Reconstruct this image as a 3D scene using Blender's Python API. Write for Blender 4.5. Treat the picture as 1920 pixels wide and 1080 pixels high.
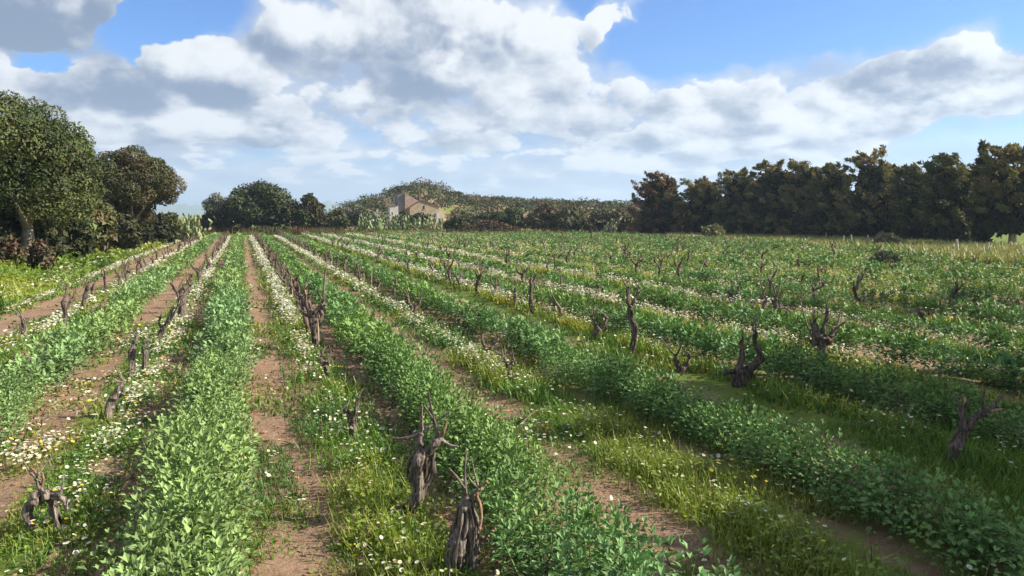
import bpy, math
import numpy as np
from mathutils import Vector

# ------------------------------------------------------------------ camera, sky, sun, exposure
sc = bpy.context.scene
for o in list(bpy.data.objects): bpy.data.objects.remove(o)
col = sc.collection
F, H = 1350.0, 2.2
YAW, PIT = math.radians(20.5), math.atan(0.1)
SUN_EL = math.radians(33)
SUN_H = np.array([0.94, -0.34]); SUN_H = SUN_H / np.linalg.norm(SUN_H)

cam_d = bpy.data.cameras.new('camera'); cam = bpy.data.objects.new('camera', cam_d); col.objects.link(cam)
cam_d.sensor_width = 36; cam_d.lens = 36 * F / 1920; cam_d.clip_start = 0.05; cam_d.clip_end = 20000
cam.location = (0, 0, H); cam.rotation_euler = (math.pi / 2 - PIT, 0, -YAW)
sc.camera = cam

sun_d = bpy.data.lights.new('sun', 'SUN'); sun_d.energy = 5.0; sun_d.angle = math.radians(0.5); sun_d.color = (1.0, 0.93, 0.80)
sun = bpy.data.objects.new('sun', sun_d); col.objects.link(sun)
sdir = Vector((SUN_H[0] * math.cos(SUN_EL), SUN_H[1] * math.cos(SUN_EL), math.sin(SUN_EL)))
sun.rotation_euler = sdir.to_track_quat('Z', 'Y').to_euler(); sun.location = (30, -20, 40)

vs = sc.view_settings
vs.view_transform = 'Standard'; vs.look = 'None'; vs.gamma = 1; vs.exposure = 1.18; vs.use_curve_mapping = False
sc.cycles.max_bounces = 3; sc.cycles.transparent_max_bounces = 8; sc.cycles.volume_bounces = 0
sc.cycles.diffuse_bounces = 2; sc.cycles.glossy_bounces = 2

def px_az(x): return math.atan((x - 960) / F) + YAW
def px_el(x, y): return math.atan((405 - y) / F * math.cos(px_az(x) - YAW))

def build_world():
    w = bpy.data.worlds.new('World'); sc.world = w; w.use_nodes = True
    nt = w.node_tree; nt.nodes.clear(); L = nt.links.new
    def nd(t): return nt.nodes.new(t)
    def setin(n, i, v):
        if v is None: return
        if isinstance(v, bpy.types.NodeSocket): L(v, n.inputs[i])
        else: n.inputs[i].default_value = v
    def M(op, a, b=None, c=None, clamp=False):
        n = nd('ShaderNodeMath'); n.operation = op; n.use_clamp = clamp
        setin(n, 0, a); setin(n, 1, b); setin(n, 2, c); return n.outputs[0]
    def VM(op, a, b=None, s=None):
        n = nd('ShaderNodeVectorMath'); n.operation = op
        setin(n, 0, a); setin(n, 1, b)
        if s is not None: setin(n, 3, s)
        return n.outputs[1] if op in ('DOT_PRODUCT', 'LENGTH') else n.outputs[0]
    def noise(v, scale, detail, rough=0.55, color=False):
        n = nd('ShaderNodeTexNoise'); L(v, n.inputs['Vector']); n.inputs['Scale'].default_value = scale
        n.inputs['Detail'].default_value = detail; n.inputs['Roughness'].default_value = rough
        return n.outputs[1] if color else n.outputs[0]
    def smooth(x, lo, hi, a=0., b=1.):
        n = nd('ShaderNodeMapRange'); n.interpolation_type = 'SMOOTHSTEP'
        L(x, n.inputs[0]); n.inputs[1].default_value = lo; n.inputs[2].default_value = hi
        n.inputs[3].default_value = a; n.inputs[4].default_value = b; return n.outputs[0]
    def mixc(f, a, b):
        n = nd('ShaderNodeMix'); n.data_type = 'RGBA'; setin(n, 0, f)
        setin(n, 6, a if isinstance(a, bpy.types.NodeSocket) else (*a, 1)); setin(n, 7, b if isinstance(b, bpy.types.NodeSocket) else (*b, 1)); return n.outputs[2]
    def mulc(a, c):
        n = nd('ShaderNodeMix'); n.data_type = 'RGBA'; n.blend_type = 'MULTIPLY'; n.inputs[0].default_value = 1; L(a, n.inputs[6]); n.inputs[7].default_value = (*c, 1); return n.outputs[2]
    sky = nd('ShaderNodeTexSky'); sky.sky_type = 'NISHITA'; sky.sun_disc = False
    sky.sun_elevation = SUN_EL; sky.sun_rotation = math.atan2(SUN_H[0], SUN_H[1])
    sky.air_density = 1.0; sky.dust_density = 0.1; sky.ozone_density = 2.0; sky.altitude = 0
    b1 = nd('ShaderNodeBackground'); b1.inputs[1].default_value = 0.054; L(mulc(sky.outputs[0], (0.56, 0.95, 1.5)), b1.inputs[0])
    tc = nd('ShaderNodeTexCoord'); d = VM('NORMALIZE', tc.outputs['Generated'])
    sp = nd('ShaderNodeSeparateXYZ'); L(d, sp.inputs[0])
    az = M('ARCTAN2', sp.outputs[0], sp.outputs[1]); el = M('ARCSINE', sp.outputs[2])
    cb = nd('ShaderNodeCombineXYZ'); L(M('MULTIPLY', M('SUBTRACT', az, YAW), 13.5), cb.inputs[0]); L(M('MULTIPLY', el, 13.5), cb.inputs[1])
    rad = M('SQRT', M('MAXIMUM', M('SUBTRACT', 1.0, M('MULTIPLY', sp.outputs[2], sp.outputs[2])), 0.0004))
    cn = nd('ShaderNodeCombineXYZ'); L(M('MULTIPLY', M('DIVIDE', sp.outputs[0], rad), 13.5), cn.inputs[0]); L(M('MULTIPLY', M('DIVIDE', sp.outputs[1], rad), 13.5), cn.inputs[1])
    L(M('MULTIPLY', M('LOGARITHM', M('ADD', M('MAXIMUM', sp.outputs[2], 0.0), 0.05), math.e), 4.6), cn.inputs[2]); nv = cn.outputs[0]   # cloud noise space: clouds flatten towards the horizon
    wc = noise(nv, 0.8, 3, 0.62, True)
    wv = VM('MULTIPLY', VM('SUBTRACT', wc, (0.5, 0.5, 0.5)), (1.15, 0.8, 0))
    q = VM('ADD', cb.outputs[0], wv)
    def total(bs, acc):
        for x, y, rx, ry, amp in bs:
            sx, sy = 100 / rx, 100 / ry; n = nd('ShaderNodeVectorMath'); n.operation = 'MULTIPLY_ADD'; L(q, n.inputs[0]); n.inputs[1].default_value = (sx, sy, 0)
            n.inputs[2].default_value = (-(px_az(x) - YAW) * 13.5 * sx, -px_el(x, y) * 13.5 * sy, 0); v = n.outputs[0]
            acc = M('MULTIPLY_ADD', M('POWER', math.exp(-1), VM('DOT_PRODUCT', v, v)), amp, acc)
        return acc
    nA = noise(nv, 0.85, 7, 0.60)
    nS = noise(nv, 0.85, 3, 0.52)
    nT = noise(VM('ADD', nv, (0.22, -0.16, 0.42)), 0.85, 3, 0.52)   # the same field a little higher towards the sun: lit tops, grey bases
    nB = noise(VM('ADD', nv, (31.0, 7.0, 3.0)), 0.33, 4, 0.55)
    def billow(p):
        acc = None
        for sc_, amp in ((1.0, 0.85),):
            v = nd('ShaderNodeTexVoronoi'); v.feature = 'F1'; v.inputs['Scale'].default_value = sc_; L(p, v.inputs['Vector'])
            t = M('MULTIPLY', M('SUBTRACT', 0.5, v.outputs['Distance']), amp); acc = t if acc is None else M('ADD', acc, t)
        return acc
    wp = VM('ADD', nv, VM('MULTIPLY', VM('SUBTRACT', wc, (0.5, 0.5, 0.5)), (1.6, 1.6, 1.2)))
    P0 = billow(wp); P1 = billow(VM('ADD', wp, (0.12, -0.09, 0.26)))
    holes = total([(1430, 45, 260, 62, -.8), (1660, 28, 130, 45, -.5), (1250, 100, 100, 40, -.45), (300, 55, 70, 40, -.6), (400, 22, 60, 40, -.6), (250, 110, 35, 30, -.3),
             (110, 143, 55, 24, -.6), (1090, 15, 40, 25, -.4), (1790, 275, 120, 35, -.30), (1905, 60, 30, 40, -.35), (1430, 225, 60, 30, -.15)], 0.0)
    puffs = total([(110, 45, 170, 78, .80), (150, 215, 220, 48, .55), (225, 150, 60, 30, .35), (370, 120, 70, 75, .42), (540, 110, 90, 70, .30), (740, 100, 190, 95, .45), (990, 110, 110, 100, .42), (1140, 50, 85, 50, .42), (660, 186, 45, 22, .3), (50, 165, 80, 30, .55),
             (340, 232, 190, 30, .36), (330, 180, 110, 30, .3), (590, 302, 150, 16, .3), (870, 265, 60, 45, .34), (1330, 205, 75, 65, .36), (1170, 300, 130, 40, .3), (1250, 250, 140, 30, .25), (1640, 155, 85, 60, .42), (1850, 120, 110, 90, .45), (1560, 225, 110, 45, .42), (1450, 190, 220, 40, .28), (1050, 230, 160, 60, .25), (1740, 180, 110, 50, .25), (1420, 290, 220, 40, .25), (700, 250, 300, 30, .2)], 0.0)
    gen = M('MULTIPLY', M('SUBTRACT', nB, 0.5), 1.0)
    cov = M('ADD', M('ADD', M('ADD', holes, puffs), M('ADD', gen, 0.34)), M('ADD', M('MULTIPLY', M('SUBTRACT', nA, 0.5), 1.3), M('MULTIPLY', P0, 0.65)))
    mfg = smooth(cov, 0.46, 0.57)
    covb = M('ADD', M('ADD', M('MULTIPLY', holes, 1.1), M('MULTIPLY', puffs, 0.3)), M('ADD', M('MULTIPLY', M('SUBTRACT', nS, 0.5), 0.9), 0.60))
    mbg = M('MAXIMUM', smooth(covb, 0.25, 0.72), smooth(el, 0.03, 0.14, 0.95, 0.0))
    tone = total([(100, 60, 220, 85, -.55), (330, 182, 120, 26, -.36), (720, 140, 130, 55, -.40), (900, 200, 150, 30, -.34), (500, 262, 120, 16, -.2), (505, 92, 40, 20, -.25), (370, 95, 60, 60, .30), (570, 90, 90, 60, .22), (1000, 60, 90, 60, .24),
            (1150, 45, 90, 55, .26), (990, 160, 80, 30, .24), (662, 185, 34, 18, .6), (340, 236, 180, 20, .26), (590, 302, 130, 14, .22), (1320, 195, 60, 60, .26), (1180, 302, 110, 30, .22), (870, 265, 50, 45, .24), (1570, 212, 85, 30, .28),
            (1250, 255, 130, 22, -.24), (1640, 145, 80, 48, -.26), (60, 150, 60, 25, .22), (1850, 70, 80, 60, .10), (1880, 140, 60, 40, -.15)], 0.0)
    lit = M('ADD', M('MULTIPLY', M('SUBTRACT', nS, nT), 1.7), M('MULTIPLY', M('SUBTRACT', P0, P1), 1.15))
    fine = M('MULTIPLY', M('SUBTRACT', nA, nS), 2.5)
    br = smooth(M('ADD', M('ADD', M('ADD', tone, 0.52), M('ADD', lit, fine)), smooth(cov, 0.48, 0.85, 0.20, 0.0)), 0.0, 1.0)
    bb = smooth(M('ADD', M('ADD', M('MULTIPLY', tone, 0.6), 0.45), M('ADD', M('MULTIPLY', lit, 0.6), M('SUBTRACT', nB, 0.5))), 0.0, 1.0)
    cfg = mixc(br, (0.110, 0.140, 0.20), (0.435, 0.442, 0.448))
    cbg = mixc(bb, (0.165, 0.205, 0.285), (0.365, 0.39, 0.42))
    low = smooth(el, 0.0, 0.13, 0.65, 0.0)
    cfg = mixc(low, cfg, mixc(br, (0.225, 0.265, 0.33), (0.40, 0.42, 0.445)))
    cbg = mixc(low, cbg, mixc(bb, (0.215, 0.26, 0.335), (0.36, 0.385, 0.42)))
    cc = mixc(mfg, cbg, cfg)
    mask = M('MAXIMUM', mfg, mbg)
    b2 = nd('ShaderNodeBackground'); L(cc, b2.inputs[0]); b2.inputs[1].default_value = 1.0
    mx = nd('ShaderNodeMixShader'); L(M('MULTIPLY', mask, 0.97), mx.inputs[0]); L(b1.outputs[0], mx.inputs[1]); L(b2.outputs[0], mx.inputs[2])
    out = nd('ShaderNodeOutputWorld'); L(mx.outputs[0], out.inputs[0])
    w.cycles.sampling_method = 'MANUAL'; w.cycles.sample_map_resolution = 512
build_world()

# ------------------------------------------------------------------ helpers
rng = np.random.default_rng(7)
fwv = np.array([math.sin(YAW) * math.cos(PIT), math.cos(YAW) * math.cos(PIT), -math.sin(PIT)])
rtv = np.array([math.cos(YAW), -math.sin(YAW), 0.0]); upv = np.cross(rtv, fwv); EYE = np.array([0, 0, H])
FW2 = np.array([math.sin(YAW), math.cos(YAW), 0.0])
def ray(x, y): return fwv * F + rtv * (x - 960) - upv * (y - 540)
def G(x, y, z=0.0):
    d = ray(x, y); return EYE + d * ((z - H) / d[2])
def at(x, y, dist):                                   # the point seen at (x, y) at that depth along the view
    d = ray(x, y); return EYE + d * (dist / (d @ FW2))
def depth(p): return float((np.asarray(p) - EYE) @ FW2)
def in_view(P, m=0.04):
    P = np.atleast_2d(P); v = P - EYE; z = v @ fwv; z = np.where(z < .1, .1, z)
    return (np.abs(v @ rtv) / z < 960 / F + m) & (v @ fwv > 0.3) & ((v @ upv) / z > -540 / F - m)

_tab = rng.random((256, 256))
def vnoise(x, y):
    x = np.asarray(x, float); y = np.asarray(y, float)
    xi = np.floor(x).astype(int); yi = np.floor(y).astype(int); fx = x - xi; fy = y - yi
    fx = fx * fx * (3 - 2 * fx); fy = fy * fy * (3 - 2 * fy)
    t = lambda a, b: _tab[a % 256, b % 256]
    return (t(xi, yi) * (1 - fx) + t(xi + 1, yi) * fx) * (1 - fy) + (t(xi, yi + 1) * (1 - fx) + t(xi + 1, yi + 1) * fx) * fy
def fbm(x, y, o=4):
    s = 0; a = .5
    for i in range(o): s = s + a * vnoise(x * 2 ** i + 17.3 * i, y * 2 ** i + 5.1 * i); a *= .5
    return s
def sst(x, a, b):
    t = np.clip((np.asarray(x, float) - a) / (b - a), 0, 1); return t * t * (3 - 2 * t)

class MB:
    def __init__(s): s.V = []; s.Fs = []; s.C = []; s.n = 0
    def add(s, V, Fc, C, mat=0):
        V = np.asarray(V, float).reshape(-1, 3); Fc = np.asarray(Fc, int); C = np.asarray(C, float)
        if C.ndim == 1: C = np.tile(C, (len(V), 1))
        if len(V) == 0: return
        s.V.append(V); s.C.append(C); s.Fs.append((Fc + s.n, mat)); s.n += len(V)
    def build(s, name, mats, parent=None, smooth=False, origin=None):
        V = np.concatenate(s.V); C = np.concatenate(s.C)
        org = np.zeros(3) if origin is None else np.asarray(origin, float)
        V = V - org
        me = bpy.data.meshes.new(name); me.vertices.add(len(V)); me.vertices.foreach_set('co', V.astype(np.float32).ravel())
        lv = np.concatenate([f.ravel() for f, m in s.Fs]); tot = np.concatenate([np.full(len(f), f.shape[1]) for f, m in s.Fs])
        mi = np.concatenate([np.full(len(f), m) for f, m in s.Fs]); st = np.concatenate([[0], np.cumsum(tot)[:-1]])
        me.loops.add(len(lv)); me.loops.foreach_set('vertex_index', lv.astype(np.int32))
        me.polygons.add(len(tot)); me.polygons.foreach_set('loop_start', st.astype(np.int32)); me.polygons.foreach_set('loop_total', tot.astype(np.int32))
        me.polygons.foreach_set('material_index', mi.astype(np.int32))
        me.polygons.foreach_set('use_smooth', np.full(len(tot), bool(smooth)))
        ca = me.attributes.new('col', 'FLOAT_COLOR', 'POINT')
        ca.data.foreach_set('color', np.hstack([C, np.ones((len(C), 1))]).astype(np.float32).ravel())
        for m in (mats if isinstance(mats, (list, tuple)) else [mats]): me.materials.append(m)
        me.update(calc_edges=True); me.validate()
        ob = bpy.data.objects.new(name, me); col.objects.link(ob)
        if parent is not None: ob.parent = parent
        elif origin is not None: ob.location = org
        return ob
def tag(o, label, cat=None, group=None, kind=None):
    if label: o['label'] = label
    if cat: o['category'] = cat
    if group: o['group'] = group
    if kind: o['kind'] = kind
    return o
def empty(name, loc):
    o = bpy.data.objects.new(name, None); col.objects.link(o); o.location = loc; o.empty_display_size = .2; return o

def scatter(mb, TV, TF, pos, R, cols, mat=0, TC=None):
    n = len(pos)
    if n == 0: return
    V = np.einsum('nij,vj->nvi', R, TV) + pos[:, None, :]
    C = np.repeat(cols[:, None, :], len(TV), 1)
    if TC is not None: C = C * TC[None]
    Fi = (TF[None] + (np.arange(n) * len(TV))[:, None, None]).reshape(-1, TF.shape[1])
    mb.add(V.reshape(-1, 3), Fi, np.clip(C, 0, 1).reshape(-1, 3), mat)
def rot_up(n, tilt, scale, r=rng):                     # upright things: random yaw, gaussian tilt, scale (n,) or (n,3)
    yaw = r.random(n) * 2 * math.pi; t = np.abs(r.normal(0, tilt, n)); td = r.random(n) * 2 * math.pi
    z = np.stack([np.sin(t) * np.cos(td), np.sin(t) * np.sin(td), np.cos(t)], 1)
    x = np.stack([np.cos(yaw), np.sin(yaw), np.zeros(n)], 1); x -= z * (x * z).sum(1, keepdims=True); x /= np.linalg.norm(x, axis=1, keepdims=True)
    y = np.cross(z, x); R = np.stack([x, y, z], 2)
    s = np.asarray(scale, float); s = s[:, None] if s.ndim == 1 else s
    return R * s[:, None, :]
def rot_nl(nrm, ln, scale):                            # leaf frames: z = normal, y = length direction
    z = nrm / np.linalg.norm(nrm, axis=1, keepdims=True); y = ln - z * (ln * z).sum(1, keepdims=True)
    y /= np.maximum(np.linalg.norm(y, axis=1, keepdims=True), 1e-6); x = np.cross(y, z)
    return np.stack([x, y, z], 2) * np.asarray(scale)[:, None, None]
def unit(n, r=rng):
    v = r.normal(size=(n, 3)); return v / np.linalg.norm(v, axis=1, keepdims=True)

LEAF_V = np.array([[0, 0, 0], [-.26, .45, .07], [.26, .45, .07], [0, 1, -.04]]); LEAF_F = np.array([[0, 3, 1], [0, 2, 3]])
def catmull(P, n):
    P = np.asarray(P, float); Q = np.vstack([2 * P[0] - P[1], P, 2 * P[-1] - P[-2]]); out = []
    for i in range(1, len(Q) - 2):
        for t in np.linspace(0, 1, n, endpoint=False):
            a, b, c, d = Q[i - 1], Q[i], Q[i + 1], Q[i + 2]
            out.append(.5 * (2 * b + (c - a) * t + (2 * a - 5 * b + 4 * c - d) * t * t + (3 * b - a - 3 * c + d) * t ** 3))
    out.append(P[-1]); return np.array(out)
def tube(mb, pts, rad, colr, seg=8, sub=6, gnarl=0.0, twist=3.0, r=rng, mat=0, cap=True):
    PR = catmull(np.hstack([np.asarray(pts, float), np.asarray(rad, float)[:, None]]), sub)
    P = PR[:, :3]; R = np.maximum(PR[:, 3], 1e-4); n = len(P)
    T = np.gradient(P, axis=0); T /= np.maximum(np.linalg.norm(T, axis=1, keepdims=True), 1e-9)
    a = np.array([1., .13, .07]); X = np.zeros((n, 3)); x = a
    for i in range(n):
        x = x - T[i] * (x @ T[i])
        if np.linalg.norm(x) < 1e-3: x = np.cross(T[i], [0, 1, .2])
        x = x / np.linalg.norm(x); X[i] = x
    Y = np.cross(T, X); th = np.linspace(0, 2 * math.pi, seg, endpoint=False)
    ph = r.random() * 6; u = np.arange(n) / max(sub, 1)
    rr = R[:, None] * np.ones(seg)[None]
    if gnarl:
        rr = rr * (1 + gnarl * np.sin(2 * th[None] + twist * u[:, None] + ph) + .55 * gnarl * np.sin(3 * th[None] - 1.7 * twist * u[:, None] + ph * 2) + .45 * gnarl * np.sin(7 * th[None] + 1.1 * twist * u[:, None] + 3 * np.sin(u * 2.3 + ph)[:, None]) + gnarl * .9 * (r.random((n, seg)) - .5) + gnarl * .8 * np.sin(u * 5 + ph)[:, None])
    V = P[:, None] + rr[:, :, None] * (np.cos(th)[None, :, None] * X[:, None] + np.sin(th)[None, :, None] * Y[:, None])
    i = np.arange(n - 1)[:, None]; j = np.arange(seg)[None]; jn = (j + 1) % seg
    Fq = np.stack([i * seg + j, i * seg + jn, (i + 1) * seg + jn, (i + 1) * seg + j], 2).reshape(-1, 4)
    c = np.asarray(colr, float)
    mb.add(V.reshape(-1, 3), Fq, c, mat)
    if cap:
        tip = np.vstack([V[-1], P[-1] + T[-1] * R[-1] * .4]); k = np.arange(seg)
        mb.add(tip, np.stack([k, (k + 1) % seg, np.full(seg, seg)], 1), c, mat)

# ------------------------------------------------------------------ materials
def mat_new(name):
    m = bpy.data.materials.new(name); m.use_nodes = True; nt = m.node_tree; nt.nodes.clear(); return m, nt
def foliage_mat(name, trans=0.3, rough=0.55, tcol=(1.0, 1.1, 0.5), spec=0.3, nscale=0):
    m, nt = mat_new(name); L = nt.links.new
    a = nt.nodes.new('ShaderNodeAttribute'); a.attribute_name = 'col'
    p = nt.nodes.new('ShaderNodeBsdfPrincipled'); p.inputs['Roughness'].default_value = rough; p.inputs['Specular IOR Level'].default_value = spec
    L(a.outputs[0], p.inputs['Base Color']); o = nt.nodes.new('ShaderNodeOutputMaterial')
    if trans > 0:
        t = nt.nodes.new('ShaderNodeBsdfTranslucent'); mu = nt.nodes.new('ShaderNodeMix'); mu.data_type = 'RGBA'; mu.blend_type = 'MULTIPLY'; mu.inputs[0].default_value = 1
        L(a.outputs[0], mu.inputs[6]); mu.inputs[7].default_value = (*tcol, 1); L(mu.outputs[2], t.inputs[0])
        x = nt.nodes.new('ShaderNodeMixShader'); x.inputs[0].default_value = trans; L(p.outputs[0], x.inputs[1]); L(t.outputs[0], x.inputs[2]); L(x.outputs[0], o.inputs[0])
    else: L(p.outputs[0], o.inputs[0])
    return m
def bark_mat(name, scale=40, stretch=0.18, bump=0.6, dark=0.45):
    m, nt = mat_new(name); L = nt.links.new; nd = nt.nodes.new
    a = nd('ShaderNodeAttribute'); a.attribute_name = 'col'
    tc = nd('ShaderNodeTexCoord'); mp = nd('ShaderNodeMapping'); mp.inputs['Scale'].default_value = (1, 1, stretch); L(tc.outputs['Object'], mp.inputs[0])
    n = nd('ShaderNodeTexNoise'); n.inputs['Scale'].default_value = scale; n.inputs['Detail'].default_value = 6; n.inputs['Roughness'].default_value = .65; L(mp.outputs[0], n.inputs[0])
    r = nd('ShaderNodeMapRange'); r.inputs[1].default_value = .35; r.inputs[2].default_value = .65; r.inputs[3].default_value = dark; r.inputs[4].default_value = 1.35; L(n.outputs[0], r.inputs[0])
    mu = nd('ShaderNodeVectorMath'); mu.operation = 'SCALE'; L(a.outputs[0], mu.inputs[0]); L(r.outputs[0], mu.inputs[3])
    p = nd('ShaderNodeBsdfPrincipled'); p.inputs['Roughness'].default_value = .9; p.inputs['Specular IOR Level'].default_value = .15; L(mu.outputs[0], p.inputs['Base Color'])
    b = nd('ShaderNodeBump'); b.inputs['Strength'].default_value = bump; b.inputs['Distance'].default_value = .02; L(n.outputs[0], b.inputs['Height']); L(b.outputs[0], p.inputs['Normal'])
    o = nd('ShaderNodeOutputMaterial'); L(p.outputs[0], o.inputs[0]); return m
def stone_mat(name, c1, c2, scale=3):
    m, nt = mat_new(name); L = nt.links.new; nd = nt.nodes.new
    tc = nd('ShaderNodeTexCoord'); n = nd('ShaderNodeTexNoise'); n.inputs['Scale'].default_value = scale; n.inputs['Detail'].default_value = 8; n.inputs['Roughness'].default_value = .65; L(tc.outputs['Object'], n.inputs[0])
    r = nd('ShaderNodeValToRGB'); r.color_ramp.elements[0].position = .35; r.color_ramp.elements[1].position = .65
    r.color_ramp.elements[0].color = (*c1, 1); r.color_ramp.elements[1].color = (*c2, 1); L(n.outputs[0], r.inputs[0])
    p = nd('ShaderNodeBsdfPrincipled'); p.inputs['Roughness'].default_value = .95; p.inputs['Specular IOR Level'].default_value = .1; L(r.outputs[0], p.inputs['Base Color'])
    b = nd('ShaderNodeBump'); b.inputs['Strength'].default_value = .5; b.inputs['Distance'].default_value = .05; L(n.outputs[0], b.inputs['Height']); L(b.outputs[0], p.inputs['Normal'])
    o = nd('ShaderNodeOutputMaterial'); L(p.outputs[0], o.inputs[0]); return m
def ground_mat(name):
    m, nt = mat_new(name); L = nt.links.new; nd = nt.nodes.new
    tc = nd('ShaderNodeTexCoord'); at_ = nd('ShaderNodeAttribute'); at_.attribute_name = 'col'
    sp = nd('ShaderNodeSeparateColor'); L(at_.outputs[0], sp.inputs[0])      # R: how grassy, G: how dry
    def noise(s, d=6, r=.6):
        n = nd('ShaderNodeTexNoise'); n.inputs['Scale'].default_value = s; n.inputs['Detail'].default_value = d; n.inputs['Roughness'].default_value = r; L(tc.outputs['Object'], n.inputs[0]); return n.outputs[0]
    def ramp(f, a, b, ca, cb):
        n = nd('ShaderNodeValToRGB'); e = n.color_ramp.elements; e[0].position = a; e[1].position = b; e[0].color = (*ca, 1); e[1].color = (*cb, 1); L(f, n.inputs[0]); return n.outputs[0]
    def mix(f, a, b):
        n = nd('ShaderNodeMix'); n.data_type = 'RGBA'; L(f, n.inputs[0]); L(a, n.inputs[6]); L(b, n.inputs[7]); return n.outputs[2]
    nf, nm, nl = noise(28, 8, .7), noise(5, 6, .65), noise(.9, 5, .6)
    soil0 = mix(nl, ramp(nf, .3, .7, (.16, .095, .058), (.36, .235, .155)), ramp(nm, .3, .7, (.21, .13, .08), (.40, .275, .185)))
    nw = noise(.45, 6, .7); dm = nd('ShaderNodeMapRange'); dm.inputs[1].default_value = .42; dm.inputs[2].default_value = .62; dm.inputs[4].default_value = .75; L(nw, dm.inputs[0])
    soil = mix(dm.outputs[0], soil0, ramp(nf, .3, .7, (.13, .075, .045), (.28, .18, .115)))
    green = mix(nm, ramp(nf, .3, .7, (.05, .085, .015), (.15, .20, .035)), ramp(nl, .3, .7, (.08, .12, .02), (.20, .24, .055)))
    dry = ramp(nf, .3, .7, (.20, .17, .08), (.42, .36, .20))
    ad = nd('ShaderNodeMath'); ad.operation = 'ADD'; L(sp.outputs[0], ad.inputs[0])
    sb = nd('ShaderNodeMath'); sb.operation = 'MULTIPLY_ADD'; L(nm, sb.inputs[0]); sb.inputs[1].default_value = 1.0; sb.inputs[2].default_value = -.5; L(sb.outputs[0], ad.inputs[1])
    mr = nd('ShaderNodeMapRange'); mr.inputs[1].default_value = .38; mr.inputs[2].default_value = .62; L(ad.outputs[0], mr.inputs[0])
    c = mix(sp.outputs[1], mix(mr.outputs[0], soil, green), dry)
    p = nd('ShaderNodeBsdfPrincipled'); p.inputs['Roughness'].default_value = .95; p.inputs['Specular IOR Level'].default_value = .1; L(c, p.inputs['Base Color'])
    b = nd('ShaderNodeBump'); b.inputs['Strength'].default_value = .9; b.inputs['Distance'].default_value = .03; L(nf, b.inputs['Height'])
    b2 = nd('ShaderNodeBump'); b2.inputs['Strength'].default_value = .6; b2.inputs['Distance'].default_value = .08; L(nm, b2.inputs['Height']); L(b.outputs[0], b2.inputs['Normal']); L(b2.outputs[0], p.inputs['Normal'])
    o = nd('ShaderNodeOutputMaterial'); L(p.outputs[0], o.inputs[0]); return m
def plain_mat(name, c, rough=.8):
    m, nt = mat_new(name); p = nt.nodes.new('ShaderNodeBsdfPrincipled'); p.inputs['Base Color'].default_value = (*c, 1); p.inputs['Roughness'].default_value = rough; p.inputs['Specular IOR Level'].default_value = .2
    n = nt.nodes.new('ShaderNodeTexNoise'); n.inputs['Scale'].default_value = 12; n.inputs['Detail'].default_value = 5
    r = nt.nodes.new('ShaderNodeValToRGB'); r.color_ramp.elements[0].color = (*[v * .65 for v in c], 1); r.color_ramp.elements[1].color = (*[min(1, v * 1.25) for v in c], 1)
    tc = nt.nodes.new('ShaderNodeTexCoord'); nt.links.new(tc.outputs['Object'], n.inputs[0]); nt.links.new(n.outputs[0], r.inputs[0]); nt.links.new(r.outputs[0], p.inputs['Base Color'])
    o = nt.nodes.new('ShaderNodeOutputMaterial'); nt.links.new(p.outputs[0], o.inputs[0]); return m
M_bean = foliage_mat('bean_leaf', .18, .55, (1.05, 1.05, .5), .30)
M_grass = foliage_mat('grass_blade', .30, .48, (1.1, 1.1, .5), .4)
M_flower = foliage_mat('petal', .25, .6, (1, 1, 1), .2)
M_leaf = foliage_mat('tree_leaf', .12, .55, (1.0, 1.1, .4), .2)
M_cypress = foliage_mat('cypress_spray', .30, .6, (1.15, 1.05, .5), .2)
M_scrub = foliage_mat('scrub_leaf', .12, .65, (1.0, 1.1, .5), .2)
M_twig = foliage_mat('dry_twig', 0, .9, spec=.1)
M_pad = foliage_mat('cactus_pad', .0, .45, spec=.4)
M_bark = bark_mat('tree_bark', 14, .2, .7)
M_vine = bark_mat('vine_bark', 60, .12, 1.0, .12)
M_ground = ground_mat('soil_and_grass')

# ------------------------------------------------------------------ field layout
VINE_X = [-3.68, -1.45, 1.08, 3.38, 5.86, 7.88, 10.45] + [12.8 + 2.36 * i for i in range(11)]
BEAN_X = [-2.48, -0.33, 1.86, 4.15, 6.55, 8.85, 11.25] + [13.65 + 2.36 * i for i in range(11)]
def field_end(x): return 79.0 + .06 * np.asarray(x, float) - np.maximum(np.asarray(x, float) - 30, 0) * .75
def row_start(x): return (max(2.0, x * .62 - 2.0) if x < 29 else 21.0 + (x - 29) * 2.3) if x > 0 else max(2.5, -x * 2.8)
def left_edge(y): return -5.85 - .25 * np.sin(np.asarray(y, float) * .21) - .004 * np.asarray(y, float)
def gz(x, y):
    x = np.asarray(x, float); y = np.asarray(y, float)
    z = (fbm(x * .35, y * .35, 3) - .45) * .10
    infield = sst(x, -6, -5) * (1 - sst(x, 43, 46)) * (1 - sst(y, 80, 84))
    furrow = np.zeros_like(z)
    for vx in VINE_X: furrow = furrow + .055 * np.exp(-((x - vx) / .42) ** 2)
    for bx in BEAN_X: furrow = furrow + .035 * np.exp(-((x - bx) / .5) ** 2)
    near = np.clip(1 - np.hypot(x, y) / 26, 0, 1)
    z = z + infield * (furrow + (fbm(x * 3.1, y * 1.7, 4) - .47) * .10 * near + (vnoise(x * 9, y * 9) - .5) * .03 * near)
    le = left_edge(y); z = z + .55 * sst(le - x, 0, 2.6) + .35 * sst(le - x, 2.5, 8)
    z = z + .35 * sst(y, 82, 95)
    return z
def gzp(x, y): return float(gz(np.array([x]), np.array([y]))[0])

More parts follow.
